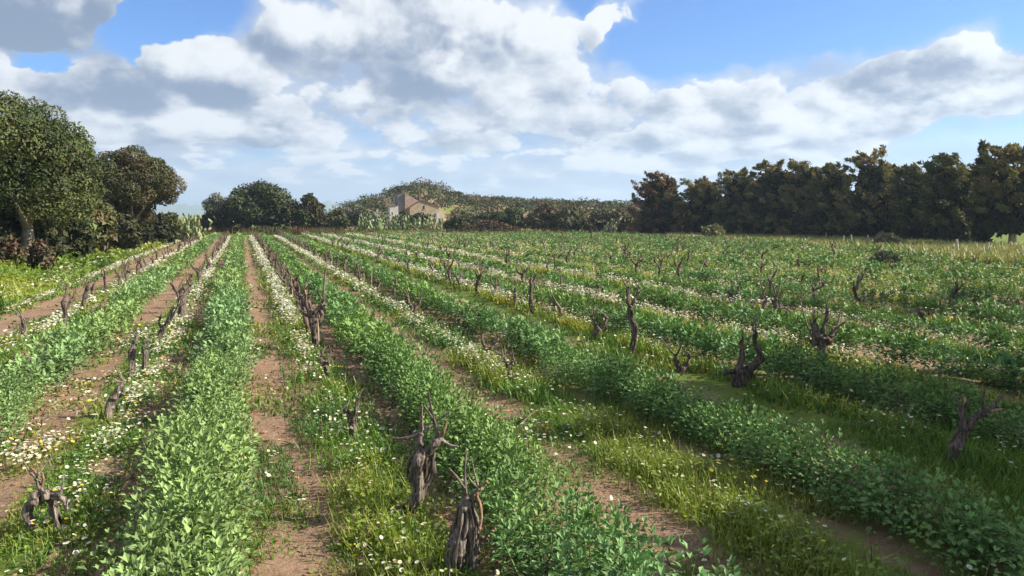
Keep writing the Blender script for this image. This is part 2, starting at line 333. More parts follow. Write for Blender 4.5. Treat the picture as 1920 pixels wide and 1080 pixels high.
def build_ground():
    def axis(segs):
        a = [np.arange(s, e, st) for s, e, st in segs]; return np.concatenate(a)
    def geo(a, b, n): return a * (b / a) ** (np.linspace(0, 1, n))
    xs = np.concatenate([-geo(14, 5600, 26)[::-1], np.arange(-13.5, -6, .35), np.arange(-6.6, 13, .15), np.arange(13, 30, .3), np.arange(30, 60, .8), geo(61, 5600, 26)])
    ys = np.concatenate([-geo(6, 5600, 22)[::-1], np.arange(-5.5, 2, .5), np.arange(2, 16, .13), np.arange(16, 34, .25), np.arange(34, 100, .8), geo(101, 5600, 28)])
    X, Y = np.meshgrid(xs, ys, indexing='ij'); Z = gz(X, Y)
    far = np.hypot(X, Y); Z = np.where(far > 400, Z * 0 - .3, Z)
    g = np.full(X.shape, .9)
    infield = sst(X, left_edge(Y) - .6, left_edge(Y) + .3) * (1 - sst(X, 40, 44)) * (1 - sst(Y, field_end(X), field_end(X) + 2))
    lush = sst(X, 2.2, 6) * .10 * (1 - sst(far, 9, 13)) + .12 * sst(Y, 30, 60) + .22 * (fbm(X * .5, Y * .3, 3) - .45) * 2
    dirt = .22 + lush
    for vx in VINE_X: dirt = dirt + .55 * np.exp(-((X - vx + .05) / .38) ** 2)
    for bx in BEAN_X: dirt = dirt + .25 * np.exp(-((X - bx) / .38) ** 2)
    # wheel-worn bare strips beside the beans on the left half
    for sx in (-.93, .52, 1.42, -1.95, -4.55): dirt = dirt - .30 * np.exp(-((X - sx) / .28) ** 2)
    g = g * (1 - infield) + np.clip(dirt, 0, 1) * infield
    dry = .35 * sst(far, 100, 160) * (1 - sst(far, 900, 1500)) + .45 * sst(X, 33, 40) * (1 - sst(X, 50, 56)) * sst(Y, 5, 20) * (1 - sst(Y, 70, 90))
    n = len(ys); i = np.arange(len(xs) - 1)[:, None]; j = np.arange(n - 1)[None]
    Fq = np.stack([i * n + j, (i + 1) * n + j, (i + 1) * n + j + 1, i * n + j + 1], 2).reshape(-1, 4)
    mb = MB(); mb.add(np.stack([X, Y, Z], 2).reshape(-1, 3), Fq, np.stack([g, dry, g * 0], 2).reshape(-1, 3))
    o = mb.build('ground', M_ground, smooth=True); tag(o, 'brown tilled soil and grass of the vineyard field', kind='structure')
build_ground()

# ------------------------------------------------------------------ hill behind the field, far mountains
SKX = np.array([560, 620, 650, 690, 720, 755, 790, 815, 835, 870, 930, 1000, 1080, 1190, 1300, 1500, 1750, 2100, 2400])
SKY = np.array([404, 398, 388, 376, 364, 352, 342, 346, 356, 364, 369, 374, 377, 377, 380, 384, 390, 398, 404])
def hill_h(x, d):                                       # x: bearing of the slope (in picture columns), d: distance
    top = (405 - np.interp(x, SKX, SKY)) / F * 165 + 2.2 - 1.7
    top = np.maximum(top, 0) * sst(x, 560, 680)
    up = sst(d, 98, 165); dn = 1 - .8 * sst(d, 175, 300)
    return top * up * dn + (fbm(x * .02, d * .05, 3) - .45) * 1.2 * up - .6 * (1 - sst(d, 94, 100)) - 1.5 * sst(d, 290, 320)
def hill_pt(x, d):
    b = (x - 960) / F
    return np.stack([d * (FW2[0] + rtv[0] * b), d * (FW2[1] + rtv[1] * b), hill_h(x, d) + .35], -1)
def build_hill():
    xs = np.linspace(540, 2400, 150); ds = np.linspace(92, 320, 60); X, Dd = np.meshgrid(xs, ds, indexing='ij')
    P = hill_pt(X, Dd); g = np.clip(.50 + (fbm(X * .03, Dd * .1, 3) - .45), 0, 1); dry = np.clip((fbm(X * .02 + 9, Dd * .06, 3) - .5) * 4, 0, .4)
    n = len(ds); i = np.arange(len(xs) - 1)[:, None]; j = np.arange(n - 1)[None]
    Fq = np.stack([i * n + j, i * n + j + 1, (i + 1) * n + j + 1, (i + 1) * n + j], 2).reshape(-1, 4)
    mb = MB(); mb.add(P.reshape(-1, 3), Fq[:, ::-1], np.stack([g, dry, g * 0], 2).reshape(-1, 3))
    tag(mb.build('hill', M_ground, smooth=True), 'low scrub covered hill behind the far end of the field', kind='structure')
build_hill()
def build_mountain(name, pts, dist, label):
    # ridge given as (bearing column, height in metres); a real ridge with two slopes
    xs = np.linspace(pts[0][0], pts[-1][0], 60); hs = np.interp(xs, [p[0] for p in pts], [p[1] for p in pts]) * (1 + .25 * (fbm(xs * .08, xs * 0, 4) - .45))
    V = []; 
    ks = np.linspace(-1, 1, 13)
    for k in ks:
        b = (xs - 960) / F; d = dist + k * 700
        V.append(np.stack([d * (FW2[0] + rtv[0] * b), d * (FW2[1] + rtv[1] * b), hs * (1 - abs(k)) ** .8 * (1 + .3 * (fbm(xs * .1, xs * 0 + k * 3, 3) - .45)) - 1], 1))
    V = np.array(V); n = len(xs); i = np.arange(len(ks) - 1)[:, None]; j = np.arange(n - 1)[None]
    Fq = np.stack([i * n + j, i * n + j + 1, (i + 1) * n + j + 1, (i + 1) * n + j], 2).reshape(-1, 4)
    mb = MB(); mb.add(V.reshape(-1, 3), Fq, (.9, 0, 0)); tag(mb.build(name, M_ground, smooth=True), label, kind='structure')
build_mountain('mountain', [(540, 5), (575, 45), (600, 75), (618, 92), (640, 70), (680, 40), (760, 20), (860, 5)], 4200, 'far blue mountain ridge between the dome bush and the hill')
build_mountain('mountain', [(150, 20), (250, 55), (330, 75), (380, 70), (430, 52), (500, 35), (560, 5)], 4400, 'far blue mountain ridge behind the grey tree on the left')

# ------------------------------------------------------------------ plant builders
def leaf_cloud(mb, C, R, n, size, base, r, shell=.72, up=.25, var=.35, mat=0, lobevar=.18, flat=1.0, jit=.38):
    """leaves spread through the outer shell of many lobes (C centres, R radii)"""
    C = np.asarray(C, float); R = np.asarray(R, float)
    w = (R[:, 0] * R[:, 1] + R[:, 1] * R[:, 2] + R[:, 0] * R[:, 2]); w = w / w.sum()
    k = r.choice(len(C), n, p=w); d = unit(n, r); f = shell + (1.06 - shell) * r.random(n) ** .6
    P = C[k] + d * R[k] * f[:, None]
    keep = np.ones(n, bool)
    for i in range(len(C)):
        q = np.linalg.norm((P - C[i]) / R[i], axis=1); keep &= (q > .66) | (k == i)
    P, d, k = P[keep], d[keep], k[keep]; n = len(P)
    nrm = d / R[k]; nrm /= np.linalg.norm(nrm, axis=1, keepdims=True)
    nrm = nrm + r.normal(0, jit, (n, 3)) + [0, 0, .15]; ln = d * .6 + r.normal(0, .6, (n, 3)) + [0, 0, up]
    S = size * (.65 + .7 * r.random(n))
    lc = 1 + lobevar * r.normal(size=(len(C), 1)); b = np.asarray(base, float)
    if b.ndim == 2: b = b[r.integers(0, len(b), len(C))][k]
    cols = b * lc[k] * (1 - var / 2 + var * r.random((n, 1))) * (1 + .10 * r.normal(size=(n, 3)))
    T = LEAF_V * [flat, 1, 1]
    scatter(mb, T, LEAF_F, P, rot_nl(nrm, ln, S), np.clip(cols, .004, .8), mat)
def dome_lobes(c, rx, rz, n, lr, r, zmin=-.25, squash=.8):
    d = unit(n * 3, r); d = d[d[:, 2] > zmin][:n]; k = len(d)
    C = np.asarray(c) + d * [rx - lr * .7, rx - lr * .7, rz - lr * .7]
    R = lr * (.7 + .6 * r.random((k, 1))) * np.array([1, 1, squash])
    return C, R

def dome_tree(name, label, group, base, crown_c, rx, rz, lr, n, size, cols, seed, trunk_r=.2, lean=(0, 0), bark=(.16, .12, .085), zmin=-.3, nl=60, extra=None):
    r = np.random.default_rng(seed); base = np.asarray(base, float); crown_c = np.asarray(crown_c, float)
    e = empty(name, base); tag(e, label, 'tree', group)
    C, R = dome_lobes(crown_c, rx, rz, nl, lr, r, zmin)
    if extra is not None:
        for ec, er in extra: C = np.vstack([C, np.asarray(ec)[None]]); R = np.vstack([R, np.asarray(er)[None]])
    R = R * (.75 + .6 * r.random((len(R), 1))); C = C + unit(len(C), r) * .26
    mb = MB(); leaf_cloud(mb, C - base, R, n, size, cols, r, shell=.8, lobevar=.22, var=.22)
    # sparse inner foliage so the crown is closed
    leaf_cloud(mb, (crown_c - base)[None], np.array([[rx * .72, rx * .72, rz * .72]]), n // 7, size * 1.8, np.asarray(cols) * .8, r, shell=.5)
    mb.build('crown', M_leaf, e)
    tb = MB(); top = crown_c - base + [0, 0, -rz * .25]; mid = top * .5 + [lean[0], lean[1], 0]
    tube(tb, [(0, 0, -.2), tuple(mid * .45), tuple(mid), tuple(top)], [trunk_r * 1.5, trunk_r, trunk_r * .85, trunk_r * .5], bark, 9, 5, .14, 2, r)
    t = tb.build('trunk', M_bark, e, True)
    for i in range(7):
        tgt = C[r.integers(0, len(C))] - base; lb = MB(); s = mid * (.75 + .25 * r.random()) 
        tube(lb, [tuple(s), tuple((s + tgt) / 2 + r.normal(0, .15, 3)), tuple(tgt)], [trunk_r * .5, trunk_r * .34, .03], bark, 6, 4, .1, 2, r)
        lb.build('limb', M_bark, e, True)
    return e

def bush(name, label, cat, group, base, lobes, n, size, cols, seed, mat=None, kindstuff=False, shell=.6):
    n = int(n * .68); size = size * 1.2
    r = np.random.default_rng(seed); base = np.asarray(base, float)
    C = np.array([l[0] for l in lobes], float); R = np.array([l[1] for l in lobes], float)
    C2, R2 = [], []
    for c, rr in zip(C, R):                             # small lobes over each big one
        k = 10; a, b = dome_lobes(c, rr[0], rr[2], k, min(rr) * .42, r, -.5)
        C2.append(a); R2.append(b)
    C2 = np.vstack(C2); R2 = np.vstack(R2)
    e = empty(name, base); tag(e, label, cat, group)
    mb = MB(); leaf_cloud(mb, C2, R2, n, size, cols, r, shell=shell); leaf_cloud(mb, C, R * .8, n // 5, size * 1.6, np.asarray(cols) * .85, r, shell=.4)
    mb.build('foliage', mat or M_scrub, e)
    sb = MB()
    for i in range(5):
        tgt = C2[r.integers(0, len(C2))]; tube(sb, [(r.normal(0, .1), r.normal(0, .1), -.15), tuple(tgt * .5 + r.normal(0, .1, 3)), tuple(tgt)], [.06, .04, .015], (.13, .10, .075), 5, 3, .1, 2, r)
    sb.build('stem', M_bark, e, True)
    return e
def gpos(x, d):                                        # ground point at picture column x, depth d
    b = (x - 960) / F; p = d * (FW2 + rtv * b); return np.array([p[0], p[1], gzp(p[0], p[1])])
def zpix(y, d): return H + (405 - y) / F * d

OLIVE = np.array([(.066, .083, .024), (.092, .104, .032), (.052, .068, .022)])
RUST = np.array([(.064, .066, .024), (.084, .068, .028), (.052, .060, .021)])
# --- left bank trees
b = gpos(45, 27); cz = np.array([*gpos(48, 27.3)[:2], zpix(315, 27)])
dome_tree('broadleaf_tree', 'large round topped evergreen tree at the left edge, tallest on the bank', 'trees on the left bank', b, cz, 2.55, zpix(192, 27) - zpix(315, 27), 0.46, 58000, .118, OLIVE, 11, .2,
          (.15, 0), (.30, .25, .18), -.75, 150, [(np.array([*gpos(130, 27)[:2], zpix(300, 27)]), (1.0, 1.0, .8)), (np.array([*gpos(-40, 27)[:2], zpix(380, 27)]), (1.2, 1.2, .9)), (np.array([*gpos(100, 28)[:2], zpix(390, 28)]), (1.0, 1.0, .8))])
d2 = 46; b = gpos(246, d2); cz = np.array([*gpos(255, d2)[:2], zpix(352, d2)])
dome_tree('broadleaf_tree', 'umbrella shaped brownish evergreen tree right of the largest left tree', 'trees on the left bank', b, cz, 2.35, zpix(284, d2) - zpix(352, d2), 0.46, 40000, .15, RUST, 12, .2,
          (.1, .1), (.34, .28, .20), -.35, 120, [(np.array([*gpos(318, d2)[:2], zpix(352, d2)]), (.85, .85, .6)), (np.array([*gpos(215, d2)[:2], zpix(385, d2)]), (1.0, 1.0, .8)), (np.array([*gpos(255, d2 + 1)[:2], zpix(400, d2)]), (1.2, 1.2, .8))])

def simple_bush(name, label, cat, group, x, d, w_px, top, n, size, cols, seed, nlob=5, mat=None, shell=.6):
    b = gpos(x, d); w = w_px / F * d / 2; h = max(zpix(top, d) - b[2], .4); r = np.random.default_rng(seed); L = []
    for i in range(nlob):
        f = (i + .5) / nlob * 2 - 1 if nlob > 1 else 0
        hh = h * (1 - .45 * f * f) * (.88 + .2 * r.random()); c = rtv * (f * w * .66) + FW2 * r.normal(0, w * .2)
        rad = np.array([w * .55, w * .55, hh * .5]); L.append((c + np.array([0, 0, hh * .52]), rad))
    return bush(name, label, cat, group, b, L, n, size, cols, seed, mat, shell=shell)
GB = 'bushes along the left bank'
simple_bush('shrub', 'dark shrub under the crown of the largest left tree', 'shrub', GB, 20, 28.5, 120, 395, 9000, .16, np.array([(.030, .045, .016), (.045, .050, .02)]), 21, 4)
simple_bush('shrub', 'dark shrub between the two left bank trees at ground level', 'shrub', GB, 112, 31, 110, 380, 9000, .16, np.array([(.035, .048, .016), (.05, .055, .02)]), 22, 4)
simple_bush('shrub', 'feathery yellow green shrub between the two left bank trees', 'shrub', GB, 168, 36, 85, 335, 8000, .22, np.array([(.13, .135, .045), (.10, .105, .035), (.16, .14, .06)]), 23, 4, shell=.3)
simple_bush('shrub', 'dull green shrub at the foot of the umbrella shaped tree', 'shrub', GB, 205, 43, 80, 385, 6000, .2, np.array([(.07, .08, .03), (.095, .09, .04)]), 24, 3)
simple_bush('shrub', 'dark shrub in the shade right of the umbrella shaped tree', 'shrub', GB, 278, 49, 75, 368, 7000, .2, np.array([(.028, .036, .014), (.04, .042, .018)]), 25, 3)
simple_bush('shrub', 'olive shrub beside the pale cactus clump on the left', 'shrub', GB, 318, 56, 45, 390, 4000, .22, np.array([(.075, .082, .028)]), 26, 3)
simple_bush('dead_bracken', 'rust brown dead bracken at the left edge under the largest tree', 'bracken', None, 8, 25.5, 70, 445, 1300, .14, np.array([(.11, .065, .04), (.08, .065, .035), (.07, .08, .03)]), 27, 4, M_scrub, .2)
simple_bush('dead_bracken', 'rust brown dead bracken right of the pale leaning trunk', 'bracken', None, 76, 26.5, 50, 448, 1000, .14, np.array([(.11, .07, .045), (.09, .075, .04)]), 28, 4, M_scrub, .2)
# --- far end: dome bushes and the grey tree
GF = 'bushes at the far end of the field'
simple_bush('shrub', 'dark shrub between the pale cactus clump and the dome shaped tree', 'shrub', GF, 402, 84, 62, 398, 5000, .32, np.array([(.035, .038, .016), (.05, .04, .02)]), 31, 3)
bb = gpos(495, 86)
simple_bush('dome_tree', 'large dark dome shaped tree crown at the end of the rows', 'tree', GF, 492, 86, 165, 349, 26000, .30, np.array([(.050, .058, .020), (.075, .062, .024), (.040, .052, .018)]), 32, 7, M_leaf)
simple_bush('shrub', 'rounded dark shrub close to the right of the dome shaped tree', 'shrub', GF, 583, 85, 62, 369, 7000, .30, np.array([(.048, .052, .02), (.062, .052, .022)]), 33, 3)
simple_bush('shrub', 'olive green shrub between rounded dark shrub and grey thicket', 'shrub', GF, 632, 88, 50, 392, 3500, .32, np.array([(.085, .088, .035)]), 34, 3)
simple_bush('shrub', 'pale grey leafless thicket left of the white shed', 'shrub', GF, 683, 97, 95, 384, 4500, .34, np.array([(.16, .15, .115), (.10, .115, .05), (.20, .185, .15)]), 35, 5, shell=.2)
simple_bush('shrub', 'low dark green bush right of the house, left of two', 'shrub', GF, 862, 92, 60, 406, 4000, .32, np.array([(.045, .062, .02), (.06, .07, .025)]), 36, 3)
simple_bush('shrub', 'broad dark green bush right of the house, right of two', 'shrub', GF, 938, 95, 120, 392, 8000, .32, np.array([(.04, .058, .02), (.055, .068, .024)]), 37, 5)
simple_bush('shrub', 'tall brown dry bush in the middle of the far hedge', 'shrub', GF, 1020, 93, 70, 380, 4500, .34, np.array([(.13, .095, .05), (.09, .085, .035), (.16, .11, .07)]), 38, 3, shell=.2)
simple_bush('shrub', 'olive brown rounded bush right of the tall brown dry bush', 'shrub', GF, 1070, 92, 75, 384, 5000, .34, np.array([(.10, .09, .04), (.085, .09, .035)]), 39, 4, shell=.3)
simple_bush('shrub', 'wide low brown bush left of the cypress row', 'shrub', GF, 1150, 90, 120, 394, 6500, .34, np.array([(.10, .085, .045), (.12, .09, .055), (.07, .07, .03)]), 40, 5, shell=.3)
simple_bush('shrub', 'low brown thicket below the broad dark green bush', 'shrub', GF, 915, 89, 100, 414, 4200, .3, np.array([(.13, .075, .05), (.10, .065, .04)]), 41, 5, shell=.2)
simple_bush('shrub', 'dark bush hiding the foot of the white shed', 'shrub', GF, 757, 101, 40, 397, 2200, .3, np.array([(.05, .062, .024), (.07, .075, .03)]), 45, 3, shell=.4)
simple_bush('shrub', 'green bush hiding the foot of the farmhouse wall', 'shrub', GF, 788, 102, 44, 396, 2400, .3, np.array([(.07, .085, .03), (.09, .095, .04)]), 46, 3, shell=.4)
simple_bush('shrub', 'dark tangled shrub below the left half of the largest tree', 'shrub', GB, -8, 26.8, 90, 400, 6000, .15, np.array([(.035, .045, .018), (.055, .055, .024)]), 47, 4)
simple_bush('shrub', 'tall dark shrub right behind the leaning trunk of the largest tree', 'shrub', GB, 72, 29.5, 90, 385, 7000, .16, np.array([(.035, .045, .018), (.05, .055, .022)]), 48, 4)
simple_bush('shrub', 'grey green shrub hiding the foot of the umbrella shaped tree', 'shrub', GB, 238, 42, 70, 402, 5200, .19, np.array([(.06, .068, .026), (.085, .08, .036)]), 49, 4)
# grey tree
def grey_tree():
    b = gpos(408, 92); r = np.random.default_rng(44); e = empty('grey_tree', b); tag(e, 'small grey green tree with pale trunk behind the dark shrub', 'tree')
    C = np.array([[*((x - 408) / F * 92 * rtv[:2]), zpix(y, 92) - b[2]] for x, y in [(395, 385), (408, 374), (420, 383), (402, 392), (416, 394)]]); R = np.full((5, 3), .8)
    mb = MB(); leaf_cloud(mb, C, R, 2600, .3, (.17, .175, .12), r, shell=.2); mb.build('crown', M_scrub, e)
    tb = MB(); tube(tb, [(0, 0, -.2), (.1, 0, 1.5), (0, .1, 3.2)], [.22, .17, .08], (.42, .38, .30), 7, 4, .1, 2, r); tb.build('trunk', M_bark, e, True)
grey_tree()

# hillside scrub: one covering mass
def hillside_scrub():
    r = np.random.default_rng(50); mb = MB(); P = []
    pal = np.array([(.045, .06, .022), (.06, .072, .026), (.085, .085, .035), (.10, .085, .045), (.055, .06, .03), (.13, .095, .06)])
    while len(P) < 900:
        x = r.uniform(600, 1700); d = r.uniform(100, 200) if r.random() < .8 else r.uniform(158, 172)
        if 700 < x < 850 and d < 122: continue
        P.append((x, d))
    for x, d in P:
        p = hill_pt(np.array(x), np.array(d)); s = r.uniform(.9, 2.0) * (1.25 if x < 850 and d > 130 else .95)
        k = r.integers(2, 5); C = p + r.normal(0, s * .5, (k, 3)) * [1, 1, .15] + [0, 0, s * .35]; R = s * (.5 + .4 * r.random((k, 1))) * np.array([1, 1, .75])
        leaf_cloud(mb, C, R, int(60 + 32 * s), .55, pal[r.integers(0, len(pal))] * (.8 + .4 * r.random()), r, shell=.55)
    tag(mb.build('hillside_scrub', M_scrub), 'low mixed scrub covering the hillside behind the house', 'scrub', kind='stuff')
hillside_scrub()

# --- prickly pears
def pad_mesh():
    n, m = 8, 5; V = []; 
    for i in range(m):
        ph = math.pi * (i + .5) / m
        for j in range(n):
            t = 2 * math.pi * j / n; V.append((.33 * math.sin(ph) * math.cos(t), .07 * math.sin(ph) * math.sin(t), .5 - .5 * math.cos(ph)))
    F4 = [(i * n + j, i * n + (j + 1) % n, (i + 1) * n + (j + 1) % n, (i + 1) * n + j) for i in range(m - 1) for j in range(n)]
    return np.array(V), np.array(F4)
PADV, PADF = pad_mesh()
def prickly_pear(label, x, d, w_px, top, n, seed, colr=(.17, .215, .085)):
    r = np.random.default_rng(seed); b = gpos(x, d); w = w_px / F * d / 2; h = zpix(top, d) - b[2]; mb = MB(); e = empty('prickly_pear', b); tag(e, label, 'cactus', 'pale prickly pear clumps')
    P = []; N = []; S = []
    for i in range(n):
        q = rtv * r.uniform(-w, w) + FW2 * r.normal(0, w * .35); z = 0; hh = h * (.25 + .8 * r.random()) * (1 - .35 * (q @ rtv / w) ** 2); tilt = r.normal(0, .2, 2)
        while z < hh:
            s = r.uniform(.28, .50); P.append(q + [tilt[0] * z, tilt[1] * z, z]); S.append(s); N.append(1); z += s * .6; tilt = tilt + r.normal(0, .1, 2)
    P = np.array(P); S = np.array(S); cols = np.asarray(colr) * (.7 + .6 * r.random((len(P), 1)))
    scatter(mb, PADV, PADF, P, rot_up(len(P), .4, S, r), cols)
    mb.build('pads', M_pad, e, True)['kind'] = 'stuff'
prickly_pear('pale prickly pear clump right of the left bank trees', 356, 62, 48, 392, 34, 61, (.21, .24, .10))
prickly_pear('prickly pear clump in front of the pale grey thicket', 690, 92, 60, 402, 40, 62)
prickly_pear('prickly pear clump below the white shed', 745, 95, 55, 402, 36, 63, (.13, .16, .06))
prickly_pear('prickly pear clump in front of the house wall', 800, 96, 70, 404, 46, 64, (.16, .185, .075))
prickly_pear('small pale prickly pear beside the wide low brown bush', 1143, 87, 24, 403, 14, 65, (.24, .27, .14))

# brown bramble and weeds along the far edge
def edge_brambles():
    r = np.random.default_rng(70); mb = MB(); n = 9000
    x = r.uniform(375, 1240, n); x = np.where(r.random(n) < .4, r.uniform(390, 640, n), x); d = r.uniform(81.5, 86, n); P = np.array([gpos(a, c) for a, c in zip(x[:1200], d[:1200])])
    k = r.integers(0, 1200, n); pos = P[k] + np.stack([r.normal(0, .5, n), r.normal(0, .5, n), 0 * x], 1)
    S = np.stack([r.uniform(.03, .06, n), np.ones(n), r.uniform(.35, 1.25, n) * (.6 + .8 * fbm(pos[:, 0] * .25, pos[:, 1] * .2, 2))], 1)
    T = np.array([[-.5, 0, 0], [.5, 0, 0], [.3, .1, .5], [-.3, .1, .5], [0, .35, 1.0]])
    mixf = vnoise(pos[:, 0] * .3, pos[:, 1] * .3)[:, None]; cols = np.where(mixf > .5, (.115, .05, .035), (.085, .07, .035)) * (.6 + .8 * r.random((n, 1)))
    g = r.random(n) < .15; cols[g] = (.12, .16, .03)
    R = rot_up(n, .45, S, r); scatter(mb, T, np.array([[0, 1, 2, 3]]), pos, R, cols); scatter(mb, T, np.array([[3, 2, 4]]), pos, R, cols)
    tag(mb.build('bramble_strip', M_twig), 'reddish brown bramble along the far edge of the field', 'bramble', kind='stuff')
edge_brambles()

# ------------------------------------------------------------------ house on the slope
def build_house():
    d = 112.0; s = d / F
    ST = stone_mat('house_wall', (.30, .23, .15), (.48, .38, .26), 1.2); PK = stone_mat('brick_wall', (.28, .19, .15), (.44, .32, .26), 1.5); GR = stone_mat('wall_shade_tone', (.15, .13, .14), (.24, .21, .21), 1.2)
    WH = stone_mat('whitewash', (.42, .40, .36), (.60, .58, .53), 1.5); RF = stone_mat('clay_tile', (.16, .085, .06), (.28, .16, .11), 4); DK = plain_mat('window_dark', (.03, .028, .025), .6)
    org = gpos(790, d); org[2] = 0.2
    ax = rtv[:2]; ay = FW2[:2]
    rot = math.radians(15)                              # front gable turned a little to the right
    c, sn = math.cos(rot), math.sin(rot); ux = ax * c + ay * sn; uy = -ax * sn + ay * c
    def W(u, v, z): return np.array([ux[0] * u + uy[0] * v, ux[1] * u + uy[1] * v, z])
    def prism(name, mat, prof, v0, v1, parent):
        n = len(prof); V = [W(u, v0, z) for u, z in prof] + [W(u, v1, z) for u, z in prof]; mb = MB()
        q = [[i, (i + 1) % n, (i + 1) % n + n, i + n] for i in range(n)]; mb.add(V, q, (.5, .5, .5))
        cen = [W(np.mean([p[0] for p in prof]), v, np.mean([p[1] for p in prof])) for v in (v0, v1)]
        V2 = V + cen; t = [[(i + 1) % n, i, 2 * n] for i in range(n)] + [[i + n, (i + 1) % n + n, 2 * n + 1] for i in range(n)]; mb.add(V2, t, (.5, .5, .5))
        return mb.build(name, mat, parent)
    z = lambda y: (405 - y) * s + H - org[2]
    u = lambda x: (x - 790) * s
    e = empty('farmhouse', org); tag(e, 'ochre stone farmhouse with pink brick upper wall on the slope', 'house')
    prism('wall', ST, [(u(770), -.5), (u(825), -.5), (u(825), z(389)), (u(813), z(384)), (u(791), z(377)), (u(770), z(390))], 0, 5, e)
    prism('upper_wall', PK, [(u(763), -.5), (u(792), -.5), (u(792), z(379)), (u(763), z(362))], 1.6, 6, e)
    prism('side_wall', GR, [(u(749), -.5), (u(762.9), -.5), (u(762.9), z(363)), (u(757), z(364)), (u(749), z(366))], 1.9, 6, e)  # shade on this left wall is put into its dark grey colour
    rf = prism('roof', RF, [(u(767.5), z(391)), (u(791), z(376.4)), (u(791), z(375)), (u(767), z(389.3))], -.15, 1.55, e)
    prism('roof', RF, [(u(791.1), z(376.4)), (u(813), z(383.4)), (u(826.5), z(388.8)), (u(826.5), z(387.6)), (u(813), z(382.2)), (u(791.1), z(375))], -.12, 5.2, e)
    prism('chimney', ST, [(u(811), z(385)), (u(814), z(385)), (u(814), z(373)), (u(811), z(373))], 1.5, 1.9, rf)
    w = prism('window', DK, [(u(794), z(392)), (u(797), z(392)), (u(797), z(386)), (u(794), z(386))], -.02, .1, e)
    prism('window_frame', ST, [(u(793.4), z(392.8)), (u(797.6), z(392.8)), (u(797.6), z(392.1)), (u(793.4), z(392.1))], -.08, .05, w)
    prism('porch_wall', WH, [(u(818), -.5), (u(828), -.5), (u(828), z(399)), (u(818), z(399))], -.8, -.05, e)
    e2 = empty('white_shed', gpos(742, d)); e2.location.z = .2; tag(e2, 'small whitewashed shed left of the ochre farmhouse', 'shed')
    org2 = np.array(e2.location); sh = (org - org2)
    def prism2(name, mat, prof, v0, v1):
        o = prism(name, mat, prof, v0, v1, e2); o.location = sh; return o
    prism2('wall', WH, [(u(733), -.5), (u(748.6), -.5), (u(748.6), z(386)), (u(733), z(387))], .3, 3.5)
    prism2('roof', RF, [(u(732.5), z(386.9)), (u(748.7), z(385.9)), (u(748.7), z(385)), (u(732.5), z(386))], .2, 3.6)
build_house()

